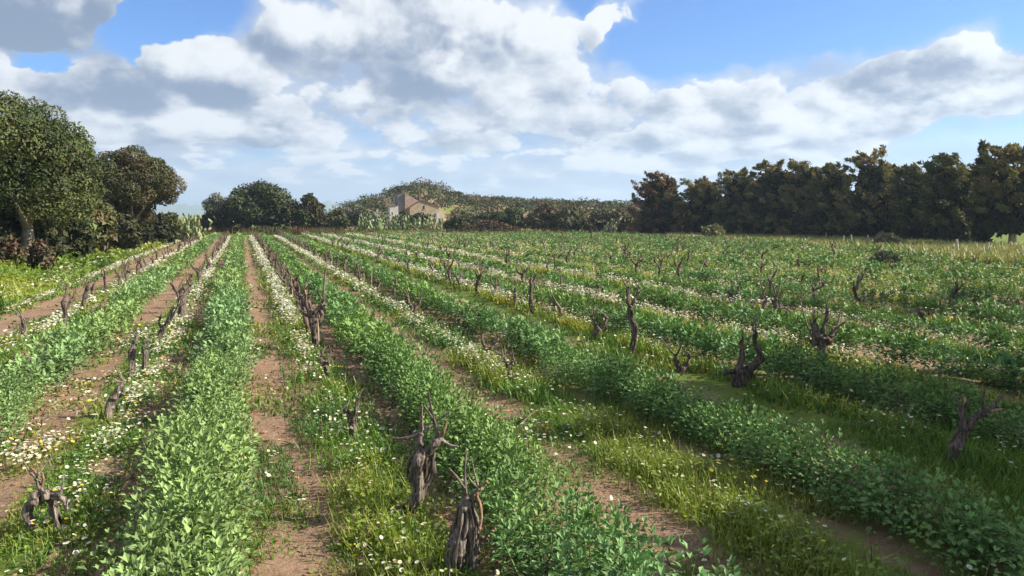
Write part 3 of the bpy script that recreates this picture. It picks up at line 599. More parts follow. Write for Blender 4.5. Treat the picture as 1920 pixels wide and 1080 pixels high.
# ------------------------------------------------------------------ cypress windbreak on the right
def cypress(label, group, x, d, w_px, top, seed, cols, n=15000, clear=1.0, trunk=(.13, .10, .075), spire=False, base=None, lean=-.25, size=.25):
    r = np.random.default_rng(seed); b = gpos(x, d) if base is None else np.array([*base[:2], gzp(*base[:2])])
    h = (zpix(top, d) - .35 if base is None else top) - b[2]; w = (w_px / F * d / 2) if base is None else w_px
    e = empty('cypress_tree', b); tag(e, label, 'tree', group)
    C = []; R = []; ang = []; nb = 120 if not spire else 44; w = w * 1.22
    for i in range(nb):
        t = (i + r.random()) / nb; z = clear + (h - clear - .25) * t
        prof = (1.06 - .66 * t ** 3) * (.78 + .44 * r.random()) if not spire else (.75 * (1 - t) ** .7 + .06)
        a = r.random() * 2 * math.pi; rad = w * prof * math.sqrt(r.uniform(.1, 1)); 
        c = np.array([math.cos(a) * rad, math.sin(a) * rad, z]) + np.array([*(rtv[:2] * lean * t * w), 0])
        q = r.uniform(.26, .62) * (1 if not spire else .6); C.append(c); R.append((q * 1.25, q * 1.25, q * .72) if not spire else (q * .7, q * .7, q * 1.5)); ang.append(a)
    C = np.array(C); R = np.array(R)
    mb = MB(); k = r.choice(len(C), n); dd = unit(n, r)
    out = C * [1, 1, 0]; out /= np.maximum(np.linalg.norm(out, axis=1, keepdims=True), .3)
    ax = out * .75 + np.array([0, 0, .6 if not spire else 2.2]) + r.normal(0, .35, (len(C), 3)) + np.array([*(rtv[:2] * -.35), 0]); ax /= np.linalg.norm(ax, axis=1, keepdims=True)
    Lb = R[:, :1] * r.uniform(.8, 1.8, (len(C), 1)) * (1 if not spire else .5); a = r.random((n, 1)) ** 1.2
    P = C[k] + ax[k] * Lb[k] * (a - .35) + dd * R[k] * (1.05 - .8 * a) * .85 * r.random((n, 1)) ** .5
    ln = ax[k] + r.normal(0, .45, (n, 3)); nrm = dd + np.array([0, 0, .3]) + r.normal(0, .4, (n, 3))
    lc = np.asarray(cols)[r.integers(0, len(cols), len(C))] * (1 + .2 * r.normal(size=(len(C), 1)))
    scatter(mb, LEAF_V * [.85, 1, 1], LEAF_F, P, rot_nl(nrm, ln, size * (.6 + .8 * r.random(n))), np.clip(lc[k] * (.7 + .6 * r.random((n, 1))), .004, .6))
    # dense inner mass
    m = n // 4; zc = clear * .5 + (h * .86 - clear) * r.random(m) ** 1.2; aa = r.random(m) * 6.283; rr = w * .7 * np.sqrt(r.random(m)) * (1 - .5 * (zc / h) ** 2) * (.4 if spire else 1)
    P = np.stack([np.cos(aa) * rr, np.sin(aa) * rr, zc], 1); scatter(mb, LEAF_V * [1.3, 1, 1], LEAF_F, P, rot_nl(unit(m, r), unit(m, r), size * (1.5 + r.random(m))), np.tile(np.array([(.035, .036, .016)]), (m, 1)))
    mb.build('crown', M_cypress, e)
    tb = MB(); tube(tb, [(0, 0, -.3), (.05, .05, h * .3), (rtv[0] * lean * w * .4, 0, h * .6), (rtv[0] * lean * w * .8, 0, h * .93)], [.26, .2, .13, .04], trunk, 8, 4, .12, 2, r); tb.build('trunk', M_bark, e, True)
    for i in range(8):
        tgt = C[r.integers(0, len(C))]; z0 = max(tgt[2] - r.uniform(.3, 1.0), .5); lb = MB(); tube(lb, [(0, 0, z0), tuple((np.array([0, 0, z0]) + tgt) / 2 + [0, 0, .15]), tuple(tgt)], [.08, .055, .015], trunk, 5, 3, .1, 2, r); lb.build('limb', M_bark, e, True)
    return e
DG = np.array([(.10, .112, .034), (.135, .13, .046), (.08, .092, .03)]); OB = np.array([(.155, .150, .052), (.215, .165, .070), (.13, .13, .046)]); BRN = np.array([(.20, .10, .06), (.12, .085, .04), (.25, .14, .085), (.09, .08, .034)])
GC = 'cypress windbreak along the right edge of the field'
TREES = [  # column, depth, width, top, palette, label
    (1238, 84, 88, 318, BRN, 'rusty brown cypress with bare tip, leftmost of the windbreak'),
    (1318, 81, 80, 330, OB, 'dark cypress right of the rusty one, second from left in windbreak'),
    (1385, 78, 80, 313, OB, 'cypress with layered brownish branches, third from left in windbreak'),
    (1450, 75, 90, 297, OB, 'broad olive brown cypress, fourth from left in windbreak'),
    (1508, 72, 70, 296, OB, 'narrow crowned cypress, fifth from left in windbreak'),
    (1560, 69, 72, 299, DG, 'dark green cypress left of the flat topped tall one'),
    (1638, 65, 96, 277, OB, 'tall broad cypress with sunlit brown right side, mid right of windbreak'),
    (1712, 61, 66, 304, DG, 'lower dark cypress in the dip right of the tall broad one'),
    (1782, 57, 92, 281, DG, 'dark broad cypress just left of the pointed spire'),
    (1840, 52, 62, 258, DG, 'slim pointed cypress spire rising above the windbreak'),
    (1896, 50, 96, 264, OB, 'cypress with pale bare lower trunk at the right edge')]
for i, (x, d, w, t, pal, lab) in enumerate(TREES):
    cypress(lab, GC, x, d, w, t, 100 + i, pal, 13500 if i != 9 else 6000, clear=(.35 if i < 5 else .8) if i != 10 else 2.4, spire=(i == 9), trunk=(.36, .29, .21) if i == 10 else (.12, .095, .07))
# hedge behind the windbreak closes the gaps low down
for i, (x, d, w, t) in enumerate([(1275, 90, 120, 385), (1370, 88, 120, 372), (1470, 84, 120, 365), (1570, 79, 120, 360), (1680, 73, 120, 350), (1790, 66, 110, 345)]):
    simple_bush('shrub', 'dark undergrowth bush behind the windbreak, %s from its left end' % ['first', 'second', 'third', 'fourth', 'fifth', 'sixth'][i], 'shrub', 'undergrowth behind the windbreak', x, d, w, t, 6500, .34, DG * .9, 130 + i, 4, M_leaf)
# trees beside and behind the photographer, whose shade lies over the near right of the field
for i, (bx, by, h, w) in enumerate([(13.8, 3.2, 6.6, 1.6), (12.6, 1.0, 5.4, 1.5), (10.6, 0.0, 5.2, 1.3), (19.6, 9.6, 5.8, 1.3)]):
    cypress('windbreak cypress out of frame to the right, %s of four shading the near corner' % ['first', 'second', 'third', 'fourth', 'fifth'][i], 'trees shading the near right corner', 0, 0, w, h, 150 + i, DG, 3600, clear=.8, base=(bx, by), size=.34)

# ------------------------------------------------------------------ bean rows
def bean_stem(r, nleaf, hgt):
    V = []; Fc = []; C = []; n = 0
    for i in range(nleaf):
        t = (i + .6) / nleaf; z = hgt * (.12 + .88 * t ** .8); a = i * 2.4 + r.normal(0, .3)
        elev = .0 + 1.0 * t ** 1.6 + r.normal(0, .2); ln = r.uniform(.032, .060) * (1 - .25 * t ** 3); off = .05 * (1 - .6 * t) + .012
        for sgn in (-1, 1):
            aa = a + sgn * r.uniform(.25, .6)
            y = np.array([math.cos(aa) * math.cos(elev), math.sin(aa) * math.cos(elev), math.sin(elev)]); z_ = np.array([-math.cos(aa) * math.sin(elev), -math.sin(aa) * math.sin(elev), math.cos(elev)]) + r.normal(0, .25, 3)
            z_ -= y * (z_ @ y); z_ /= np.linalg.norm(z_); x = np.cross(y, z_)
            p0 = np.array([math.cos(a) * off, math.sin(a) * off, z])
            L = np.array([[0, 0, 0], [-.27, .5, .11], [.27, .5, .11], [0, 1, -.03], [0, .5, 0]]) * ln
            V.append(p0 + L[:, :1] * x + L[:, 1:2] * y + L[:, 2:] * z_); Fc += [[n, n + 4, n + 1], [n, n + 2, n + 4], [n + 1, n + 4, n + 3], [n + 4, n + 2, n + 3]]
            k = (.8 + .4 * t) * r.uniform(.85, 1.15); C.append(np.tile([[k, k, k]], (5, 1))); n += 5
    V.append(np.array([[-.006, 0, 0], [.006, 0, 0], [0, .004, hgt]])); Fc.append([n, n + 1, n + 2]); C.append(np.full((3, 3), 1.1))
    return np.vstack(V), np.array(Fc), np.vstack(C)
def bean_lo(r, k, hgt, ln):                             # coarser stem for the middle distance
    n = k; a = r.random(n) * 6.28; t = r.random(n) ** .7; e = -.1 + 1.2 * t ** 2 + r.normal(0, .25, n)
    P = np.stack([np.cos(a) * .03, np.sin(a) * .03, hgt * (.15 + .85 * t)], 1); y = np.stack([np.cos(a) * np.cos(e), np.sin(a) * np.cos(e), np.sin(e)], 1)
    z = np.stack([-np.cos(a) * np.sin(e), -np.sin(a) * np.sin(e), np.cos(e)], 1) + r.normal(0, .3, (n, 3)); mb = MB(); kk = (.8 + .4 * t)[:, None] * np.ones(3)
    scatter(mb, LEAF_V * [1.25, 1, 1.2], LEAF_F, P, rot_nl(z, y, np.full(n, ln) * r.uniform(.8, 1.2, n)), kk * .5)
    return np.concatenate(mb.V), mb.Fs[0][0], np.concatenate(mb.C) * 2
rb = np.random.default_rng(200)
HI = [bean_stem(rb, 18, .38) for _ in range(6)]
MID = [bean_lo(rb, 27, .37, .064) for _ in range(5)]
LOW = [bean_lo(rb, 15, .36, .105) for _ in range(4)]
def bean_row(ri, bx):
    r = np.random.default_rng(300 + ri); mb = MB(); y0 = row_start(bx); y1 = float(field_end(bx)) - .6
    for T, a, b, dens in ((HI, 0, 10, 96), (MID, 10, 24, 40), (LOW, 24, 95, 17)):
        # bands by distance from the photographer
        ya = math.sqrt(max(a * a - bx * bx, 0)); yb = math.sqrt(max(b * b - bx * bx, 0)); ya = max(ya, y0); yb = min(yb, y1)
        if yb <= ya: continue
        n = int((yb - ya) * dens); y = r.uniform(ya, yb, n); edge = (.335 if bx < 3 else .32 if a == 0 else .28) + .06 * (vnoise(y * .9, y * 0 + ri) - .5) * 2
        u = np.where(r.random(n) < .5, np.clip(r.normal(0, .5, n), -1.1, 1.1), r.uniform(-1, 1, n))
        x = bx + u * edge + .12 * (vnoise(y * .25, y * 0 + ri * 3.3) - .5) * 2
        gap = vnoise(y * .55 + ri * 7, y * 0 + 3.1 * ri); thin = .12 if ri < 7 else .18
        keep = (gap > thin) | (r.random(n) < .35); P = np.stack([x, y, 0 * x], 1); keep &= in_view(P + [0, 0, .3], .12)
        x, y, u = x[keep], y[keep], u[keep]; n = len(x)
        if n == 0: continue
        big = .80 + .38 * vnoise(y * .7 + 31 * ri, x * .9); s = big * (1.12 - .22 * np.abs(u) ** 2) * r.uniform(.70, 1.26, n) * (.96 if ri > 3 else 1.04)
        P = np.stack([x, y, gz(x, y) - .01], 1)
        hue = vnoise(y * .35 + 11 * ri, x * .5)[:, None]
        base = np.array([.160, .265, .105]) * (1 - hue) + np.array([.195, .275, .078]) * hue if ri in (0, 1) else (np.array([.105, .215, .076]) * (1 - hue) + np.array([.145, .235, .055]) * hue) * (.95 if ri > 3 else 1)
        cols = base * r.uniform(.68, 1.28, (n, 1)); yel = r.random(n) < .03; cols[yel] = cols[yel] * [1.3, 1.1, .8]; k = r.integers(0, len(T), n)
        for q in range(len(T)):
            m = k == q; c = m.sum()
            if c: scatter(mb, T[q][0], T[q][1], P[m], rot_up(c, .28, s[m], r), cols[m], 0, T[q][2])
    return mb
ORD = ['first', 'second', 'third', 'fourth', 'fifth', 'sixth', 'seventh', 'eighth', 'ninth', 'tenth', 'eleventh', 'twelfth', 'thirteenth', 'fourteenth', 'fifteenth', 'sixteenth', 'seventeenth', 'eighteenth', 'nineteenth', 'twentieth']
for ri, bx in enumerate(BEAN_X):
    if row_start(bx) > field_end(bx) - 6: continue
    mb = bean_row(ri, bx)
    if not mb.V: continue
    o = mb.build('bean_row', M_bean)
    lab = ('dense row of broad bean plants at the far left of the field' if ri == 0 else 'dense pale green bean row running straight away from the viewer, left of centre' if ri == 1 else
           'dense row of bean plants, %s to the right of the straight pale green one' % ORD[ri - 2])
    tag(o, lab, 'crop row', 'rows of bean plants', 'stuff')

HERO_PX = [(765, 976), (870, 1092), (88, 1012), (663, 834), (203, 790), (1786, 882), (1392, 734), (594, 655), (957, 720)]
# ------------------------------------------------------------------ grass, weeds and flowers under the vines
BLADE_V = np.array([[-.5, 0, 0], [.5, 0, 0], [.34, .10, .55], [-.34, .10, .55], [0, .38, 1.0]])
def blades(mb, pos, hgt, wid, tilt, cols, r, mat=0):
    n = len(pos)
    if n == 0: return
    S = np.stack([wid, hgt, hgt], 1); R = rot_up(n, tilt, S, r)
    k = len(BLADE_V); V = np.einsum('nij,vj->nvi', R, BLADE_V) + pos[:, None]
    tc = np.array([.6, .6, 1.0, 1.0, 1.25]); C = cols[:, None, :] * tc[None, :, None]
    o = (np.arange(n) * k)[:, None]
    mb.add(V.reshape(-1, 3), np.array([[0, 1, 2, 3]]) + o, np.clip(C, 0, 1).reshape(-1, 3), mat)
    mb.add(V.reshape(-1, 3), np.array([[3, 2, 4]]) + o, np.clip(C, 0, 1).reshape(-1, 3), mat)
def flower_t():
    n = 7; a = np.linspace(0, 2 * math.pi, n, endpoint=False); ring = np.stack([np.cos(a) * .5, np.sin(a) * .5, np.full(n, .12)], 1); V = np.vstack([ring, [[0, 0, 0]]])
    F1 = np.array([[i, (i + 1) % n, n] for i in range(n)]); c = np.stack([np.cos(a[:5] * 1.4) * .17, np.sin(a[:5] * 1.4) * .17, np.full(5, .09)], 1); c = np.vstack([c, [[0, 0, .15]]])
    F2 = np.array([[i, (i + 1) % 5, 5] for i in range(5)]); return V, F1, c, F2
FV, FF, CV, CF = flower_t()
QUAD = np.array([[-.5, -.5, 0], [.5, -.5, 0], [.5, .5, .05], [-.5, .5, .05]])
def flowers(mb, P, size, r, tilt=.45, yellow=0.0):
    n = len(P)
    if n == 0: return
    dist = np.hypot(P[:, 0], P[:, 1]); nr = dist < 14; S = size * r.uniform(.7, 1.25, n)
    face = rot_up(n, tilt, S, r); cr = r.random((n, 1)) * np.where(dist > 14, 1.0, .6)[:, None]; cr = np.maximum(cr, (sst(P[:, 0], 9, 14) * .9)[:, None]); w = (np.array([.74, .72, .64]) * (1 - cr) + np.array([.50, .46, .24]) * cr) * r.uniform(.85, 1.05, (n, 1)); isy = r.random(n) < yellow; w[isy] = np.array([.72, .55, .05])
    scatter(mb, FV, FF, P[nr], face[nr], w[nr]); scatter(mb, CV, CF, P[nr], face[nr], np.tile([[.70, .48, .03]], (nr.sum(), 1)))
    scatter(mb, QUAD, np.array([[0, 1, 2, 3]]), P[~nr], face[~nr] * .9, w[~nr])
def rows_xy(r, cx, half, ya, yb, dens):
    n = int(max(yb - ya, 0) * 2 * half * dens); y = r.uniform(ya, yb, n); return cx + np.clip(r.normal(0, .55, n), -1.3, 1.3) * half, y
GREENS = [np.array([.125, .230, .032]), np.array([.205, .265, .036]), np.array([.075, .165, .030])]
def weed_strip(ri, vx):
    r = np.random.default_rng(500 + ri); mb = MB(); fb = MB(); y1 = float(field_end(vx)) - .3; y0 = max(row_start(vx), 2)
    for a, b, dens, hs, ws in ((0, 8, 2000, .72, .7), (8, 16, 700, .8, 1.4), (16, 34, 200, .9, 2.8), (34, 95, 60, 1.0, 6)):
        ya = max(math.sqrt(max(a * a - vx * vx, 0)), y0); yb = min(math.sqrt(max(b * b - vx * vx, 0)), y1)
        if yb <= ya: continue
        x, y = rows_xy(r, vx + {0: .1, 1: .2, 2: -.22, 3: -.2}.get(ri, .12), .32 if ri < 4 or a < 8 else .20, ya, yb, dens); keep = in_view(np.stack([x, y, 0 * x + .2], 1), .1)
        tuft = fbm(x * 2.4, y * 1.6 + ri, 3)
        for h_ in HERO_PX:
            g_ = G(*h_); keep &= ~((np.abs(x - g_[0]) < .17) & (y > g_[1] - .55) & (y < g_[1] + .15) & (r.random(len(x)) < .8))
        keep &= r.random(len(x)) < sst(tuft, .30, .52) * .9 + .1; x, y, tuft = x[keep], y[keep], tuft[keep]; n = len(x)
        if n == 0: continue
        # lush grass near the camera on the right rows, lower flowering herbs elsewhere
        lush = (sst(vx, -1, 1.5) * (1 - .55 * sst(y, 9, 13))) if vx < 4 else .75 + .5 * sst(y, 6, 11)
        h = (.08 + .14 * lush + .10 * tuft) * r.uniform(.5, 1.25, n) * hs; hue = vnoise(x * 1.1 + 9, y * .8 + ri * 5)[:, None]
        base = np.where(hue > .6, GREENS[1], np.where(hue > .3, GREENS[0], GREENS[2])); yl = (r.random(n) < .07)[:, None]; base = np.where(yl, np.array([.33, .28, .09]), base)
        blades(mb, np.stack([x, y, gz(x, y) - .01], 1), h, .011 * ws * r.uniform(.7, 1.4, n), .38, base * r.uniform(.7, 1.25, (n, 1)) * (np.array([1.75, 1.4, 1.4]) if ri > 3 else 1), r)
        # leafy herbs
        m = int(n * 1.25); j = r.integers(0, n, m); P = np.stack([x[j] + r.normal(0, .03, m), y[j] + r.normal(0, .03, m), gz(x[j], y[j]) + h[j] * r.uniform(.1, .9, m)], 1)
        scatter(mb, LEAF_V * [1.2, 1, 1], LEAF_F, P, rot_nl(np.array([0, 0, 1.]) + r.normal(0, .5, (m, 3)), unit(m, r), .030 * (1 + .34 * ws) * r.uniform(.5, 1.3, m)), base[j] * r.uniform(.6, 1.15, (m, 1)) * (np.array([1.75, 1.4, 1.4]) if ri > 3 else 1))
        # flowers
        if vx < -2: fd = np.where(y < 30, .8, .9)
        elif vx < 0: fd = np.interp(y, [4, 7, 9, 18, 80], [.45, .6, .9, 1.0, 1.2])
        elif vx < 2: fd = np.interp(y, [3, 6, 8.5, 10.5, 14, 25, 80], [.12, .16, .25, .95, 1.1, 1.2, 1.2])
        elif vx < 4: fd = np.interp(y, [3, 5, 8, 10, 14, 80], [.08, .15, .3, .8, 1.1, 1.2])
        elif vx < 7: fd = np.interp(y, [3, 7, 9, 13, 18, 80], [.06, .08, .16, .5, 1.0, 1.1])
        elif vx < 9: fd = np.interp(y, [3, 6, 8, 10, 14, 80], [.08, .3, 1.0, 1.3, 1.3, 1.0])
        elif vx < 12: fd = np.interp(y, [3, 10, 13, 80], [.08, .5, 1.1, 1.0])
        else: fd = np.full(n, .42 if vx < 20 else .14)
        patch = fbm(x * 1.3 + 40, y * .55 + ri * 9, 3)
        fn = (140, 140, 115, 85)[(0, 8, 16, 34).index(a)]; k = r.integers(0, n, int((yb - ya) * .68 * fn * 1.5)); k = k[r.random(len(k)) < fd[k] * ((.35 if ri < 4 else .65) + (1.0 if ri < 4 else .7) * sst(patch[k], .36, .56))]; m = len(k)
        xs = x[k] * .5 + .5 * np.median(x) + r.normal(0, .05, m); ys = y[k] + r.normal(0, .08, m); fz = gz(xs, ys) + h[k] * r.uniform(.8, 1.1, m) + .025
        flowers(fb, np.stack([xs, ys, fz], 1), .027 * (1, 1.1, 1.6, 2.5)[(0, 8, 16, 34).index(a)], r, .5, .05 if a < 10 else .01)
    return mb, fb
EXTRA = weed_strip(-1, -5.2)
o = EXTRA[0].build('weed_strip', M_grass); tag(o, 'grass and white flowers along the foot of the left bank', 'weeds', 'weed strips under the vines', 'stuff')
p = EXTRA[1].build('flower_heads', M_flower, o); p['kind'] = 'stuff'
def row_word(ri): return ['vine row at the far left edge', 'vine row left of the straight bean row'][ri] if ri < 2 else '%s vine row right of the straight bean row' % ORD[ri - 2]
for ri, vx in enumerate(VINE_X):
    if row_start(vx) > field_end(vx) - 4: continue
    mb, fb = weed_strip(ri, vx)
    if not mb.V: continue
    o = mb.build('weed_strip', M_grass); tag(o, 'grass and flowering weeds under the %s' % row_word(ri), 'weeds', 'weed strips under the vines', 'stuff')
    if fb.V: p = fb.build('flower_heads', M_flower, o); p['kind'] = 'stuff'

def ground_weeds():
    r = np.random.default_rng(900); mb = MB(); fb = MB()
    for a, b, n0, hs, ws in ((2, 8, 90000, 1, .85), (8, 16, 64000, 1.0, 2.0), (16, 34, 26000, 1.0, 5), (34, 90, 20000, .9, 10)):
        d = np.sqrt(r.uniform(a * a, b * b, n0)); t = r.uniform(-19, 58, n0) * math.pi / 180; x = d * np.sin(t); y = d * np.cos(t)
        keep = in_view(np.stack([x, y, 0 * x], 1), .05) & (x > left_edge(y) - .3) & (y < field_end(x) + 2) & (x < 46)
        x, y = x[keep], y[keep]
        lush = .50 + .42 * sst(x, 2.2, 5) * (1 - sst(np.hypot(x, y), 11, 17)) - .3 * sst(x, 3, 5) * sst(np.hypot(x, y), 11, 17)
        for sx in (-.93, .52, 1.42, -1.95, -4.55): lush = lush - .08 * np.exp(-((x - sx) / .26) ** 2)
        for sx in (1.5, 2.75, 5.2, 7.6): lush = lush - .22 * np.exp(-((x - sx) / .22) ** 2)
        pt = fbm(x * 1.5 + 70, y * .9, 3); p = np.clip(lush, .03, 1) * sst(pt, .36, .56) * 1.8
        keep = r.random(len(x)) < p; x, y, pt = x[keep], y[keep], pt[keep]; n = len(x)
        h = (.04 + .07 * sst(x, 2.5, 6) + .07 * pt) * r.uniform(.5, 1.4, n) * hs; hue = vnoise(x * .8, y * .5)[:, None]
        base = np.where(hue > .65, np.array([.205, .235, .045]), np.where(hue > .3, np.array([.125, .22, .03]), np.array([.08, .165, .028])))
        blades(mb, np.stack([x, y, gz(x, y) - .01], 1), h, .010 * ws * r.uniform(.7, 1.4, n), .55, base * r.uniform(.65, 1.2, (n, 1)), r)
        m = n // 3; j = r.integers(0, max(n, 1), m); P = np.stack([x[j] + r.normal(0, .05, m), y[j] + r.normal(0, .05, m), gz(x[j], y[j]) + .015], 1)
        scatter(mb, LEAF_V * [1.2, 1, 1], LEAF_F, P, rot_nl(np.array([0, 0, 1.]) + r.normal(0, .35, (m, 3)), unit(m, r), .028 * (1 + .4 * ws) * r.uniform(.6, 1.3, m)), base[j] * r.uniform(.6, 1.1, (m, 1)))
        left = (x < -1.0) & (y > 6); pf = np.where(left, .16, .03) + np.where((x < -2.75) & (x > -3.5), .16, 0) + np.where((x > -2.1) & (x < -1.6), .12, 0)
        pf = pf * np.where(b > 30, .5, 1) * sst(fbm(x * 1.7, y * .8 + 33, 3), .30, .5); sel = r.random(n) < pf; m = sel.sum()
        flowers(fb, np.stack([x[sel], y[sel], gz(x[sel], y[sel]) + h[sel] + .02], 1), 0.032 * (1 if b < 9 else 1.2 if b < 17 else 2.0), r, .5, .12)
    o = mb.build('ground_weeds', M_grass); tag(o, 'short grass and weeds growing between the rows', 'grass', kind='stuff')
    p = fb.build('flower_heads', M_flower, o); p['kind'] = 'stuff'
ground_weeds()

def soil_clods():
    r = np.random.default_rng(930); mb = MB(); n = 15000; d = np.sqrt(r.uniform(9, 240, n)); t = r.uniform(-19, 58, n) * math.pi / 180; x = d * np.sin(t); y = d * np.cos(t)
    lane = np.zeros(n)
    for sx in (-.93, .52, 1.5, -1.95, 2.75, 5.2, -4.4): lane = np.maximum(lane, np.exp(-((x - sx) / .38) ** 2))
    keep = in_view(np.stack([x, y, 0 * x], 1), .03) & (x > left_edge(y)) & (r.random(n) < lane * sst(fbm(x * 1.3, y * 1.3, 3), .3, .55)); x, y = x[keep], y[keep]; n = len(x)
    ph = (1 + 5 ** .5) / 2; IV = np.array([(-1, ph, 0), (1, ph, 0), (-1, -ph, 0), (1, -ph, 0), (0, -1, ph), (0, 1, ph), (0, -1, -ph), (0, 1, -ph), (ph, 0, -1), (ph, 0, 1), (-ph, 0, -1), (-ph, 0, 1)]) / 1.9
    IF = np.array([(0, 11, 5), (0, 5, 1), (0, 1, 7), (0, 7, 10), (0, 10, 11), (1, 5, 9), (5, 11, 4), (11, 10, 2), (10, 7, 6), (7, 1, 8), (3, 9, 4), (3, 4, 2), (3, 2, 6), (3, 6, 8), (3, 8, 9), (4, 9, 5), (2, 4, 11), (6, 2, 10), (8, 6, 7), (9, 8, 1)])
    S = (.008 + .030 * r.random(n) ** 3)[:, None] * r.uniform(.6, 1.3, (n, 3)) * [1, 1, .7]; c = np.array([.24, .14, .085]) * r.uniform(.6, 1.35, (n, 1))
    scatter(mb, IV * (1 + .25 * (r.random((12, 1)) - .5)), IF, np.stack([x, y, gz(x, y) + .004], 1), rot_up(n, .5, S, r), c)
    m = 1500; j = r.integers(0, n, m); P = np.stack([x[j] + r.normal(0, .1, m), y[j] + r.normal(0, .1, m), 0 * x[j]], 1); P[:, 2] = gz(P[:, 0], P[:, 1]) + .012
    scatter(mb, np.array([[-.03, 0, 0], [.03, 0, 0], [.02, 1, .02], [-.02, 1, .02]]), np.array([[0, 1, 2, 3]]), P, rot_nl(np.array([0, 0, 1.]) + r.normal(0, .1, (m, 3)), unit(m, r), r.uniform(.05, .14, m)), np.array([.33, .25, .15]) * r.uniform(.5, 1.2, (m, 1)))
    tag(mb.build('soil_clods', M_twig), 'small clods and dry stalks lying on the bare soil lanes', 'soil', kind='stuff')
soil_clods()
def bank_grass():
    r = np.random.default_rng(910); mb = MB(); fb = MB()
    for n0, ya, yb, hs, ws in ((22000, 9, 30, 1, 3.2), (20000, 30, 85, 1.3, 8)):
        y = r.uniform(ya, yb, n0); u = r.random(n0) ** 1.4 * 7.5; x = left_edge(y) + .6 - u; keep = in_view(np.stack([x, y, 0 * x], 1), .05); x, y, u = x[keep], y[keep], u[keep]; n = len(x)
        pt = fbm(x * .6, y * .35 + 3, 3); hue = vnoise(x * .5 + 3, y * .33)[:, None]
        base = np.where(hue > .55, np.array([.26, .30, .035]), np.where(hue > .3, np.array([.16, .24, .03]), np.array([.08, .15, .025])))
        h = (.12 + .30 * pt) * r.uniform(.5, 1.3, n) * hs * (1 + .25 * (u > 2))
        blades(mb, np.stack([x, y, gz(x, y) - .02], 1), h, .012 * ws * r.uniform(.6, 1.3, n), .45, base * r.uniform(.7, 1.2, (n, 1)), r)
        m = n // 3; j = r.integers(0, n, m); P = np.stack([x[j], y[j], gz(x[j], y[j]) + h[j] * r.uniform(.2, 1, m)], 1)
        scatter(mb, LEAF_V * [1.3, 1, 1], LEAF_F, P, rot_nl(np.array([0, 0, 1.]) + r.normal(0, .6, (m, 3)), unit(m, r), .07 * ws ** .6 * r.uniform(.6, 1.3, m)), base[j] * r.uniform(.7, 1.1, (m, 1)))
        sel = (r.random(n) < .08) & (u < 1.1); flowers(fb, np.stack([x[sel], y[sel], gz(x[sel], y[sel]) + h[sel] + .02], 1), .05 * (1 if yb < 31 else 2), r, .5, .08)
    o = mb.build('bank_grass', M_grass); tag(o, 'tall yellow green grass and weeds on the left bank', 'grass', kind='stuff')
    p = fb.build('flower_heads', M_flower, o); p['kind'] = 'stuff'
    # grass margin along the far and right edges
    mb = MB(); n = 34000; x = np.where(r.random(n) < .3, r.uniform(300, 1990, n), r.uniform(1150, 1990, n)); p = []
    dmax = np.interp(x, [300, 700, 1190, 1500, 1800, 1990], [84, 86, 84, 72, 52, 46]); dmin = np.interp(x, [300, 700, 1190, 1500, 1800, 1990], [79, 83, 72, 51, 34, 28]); d = r.uniform(dmin, dmax)
    bb = (x - 960) / F; X = d * (FW2[0] + rtv[0] * bb); Y = d * (FW2[1] + rtv[1] * bb); hue = vnoise(X * .25, Y * .25)[:, None]
    base = np.where(hue > .5, np.array([.17, .21, .04]), np.array([.11, .18, .025])); dr = (r.random(n) < np.where(x > 1250, .5, .08))[:, None]; base = np.where(dr, np.array([.29, .25, .12]), base)
    blades(mb, np.stack([X, Y, gz(X, Y) - .02], 1), r.uniform(.18, .5, n) * np.where(x > 1250, 1.2, .8), .08 * r.uniform(.7, 1.4, n), .4, base * r.uniform(.7, 1.2, (n, 1)), r)
    tag(mb.build('margin_grass', M_grass), 'green and straw coloured grass along the far and right field margins', 'grass', kind='stuff')
bank_grass()

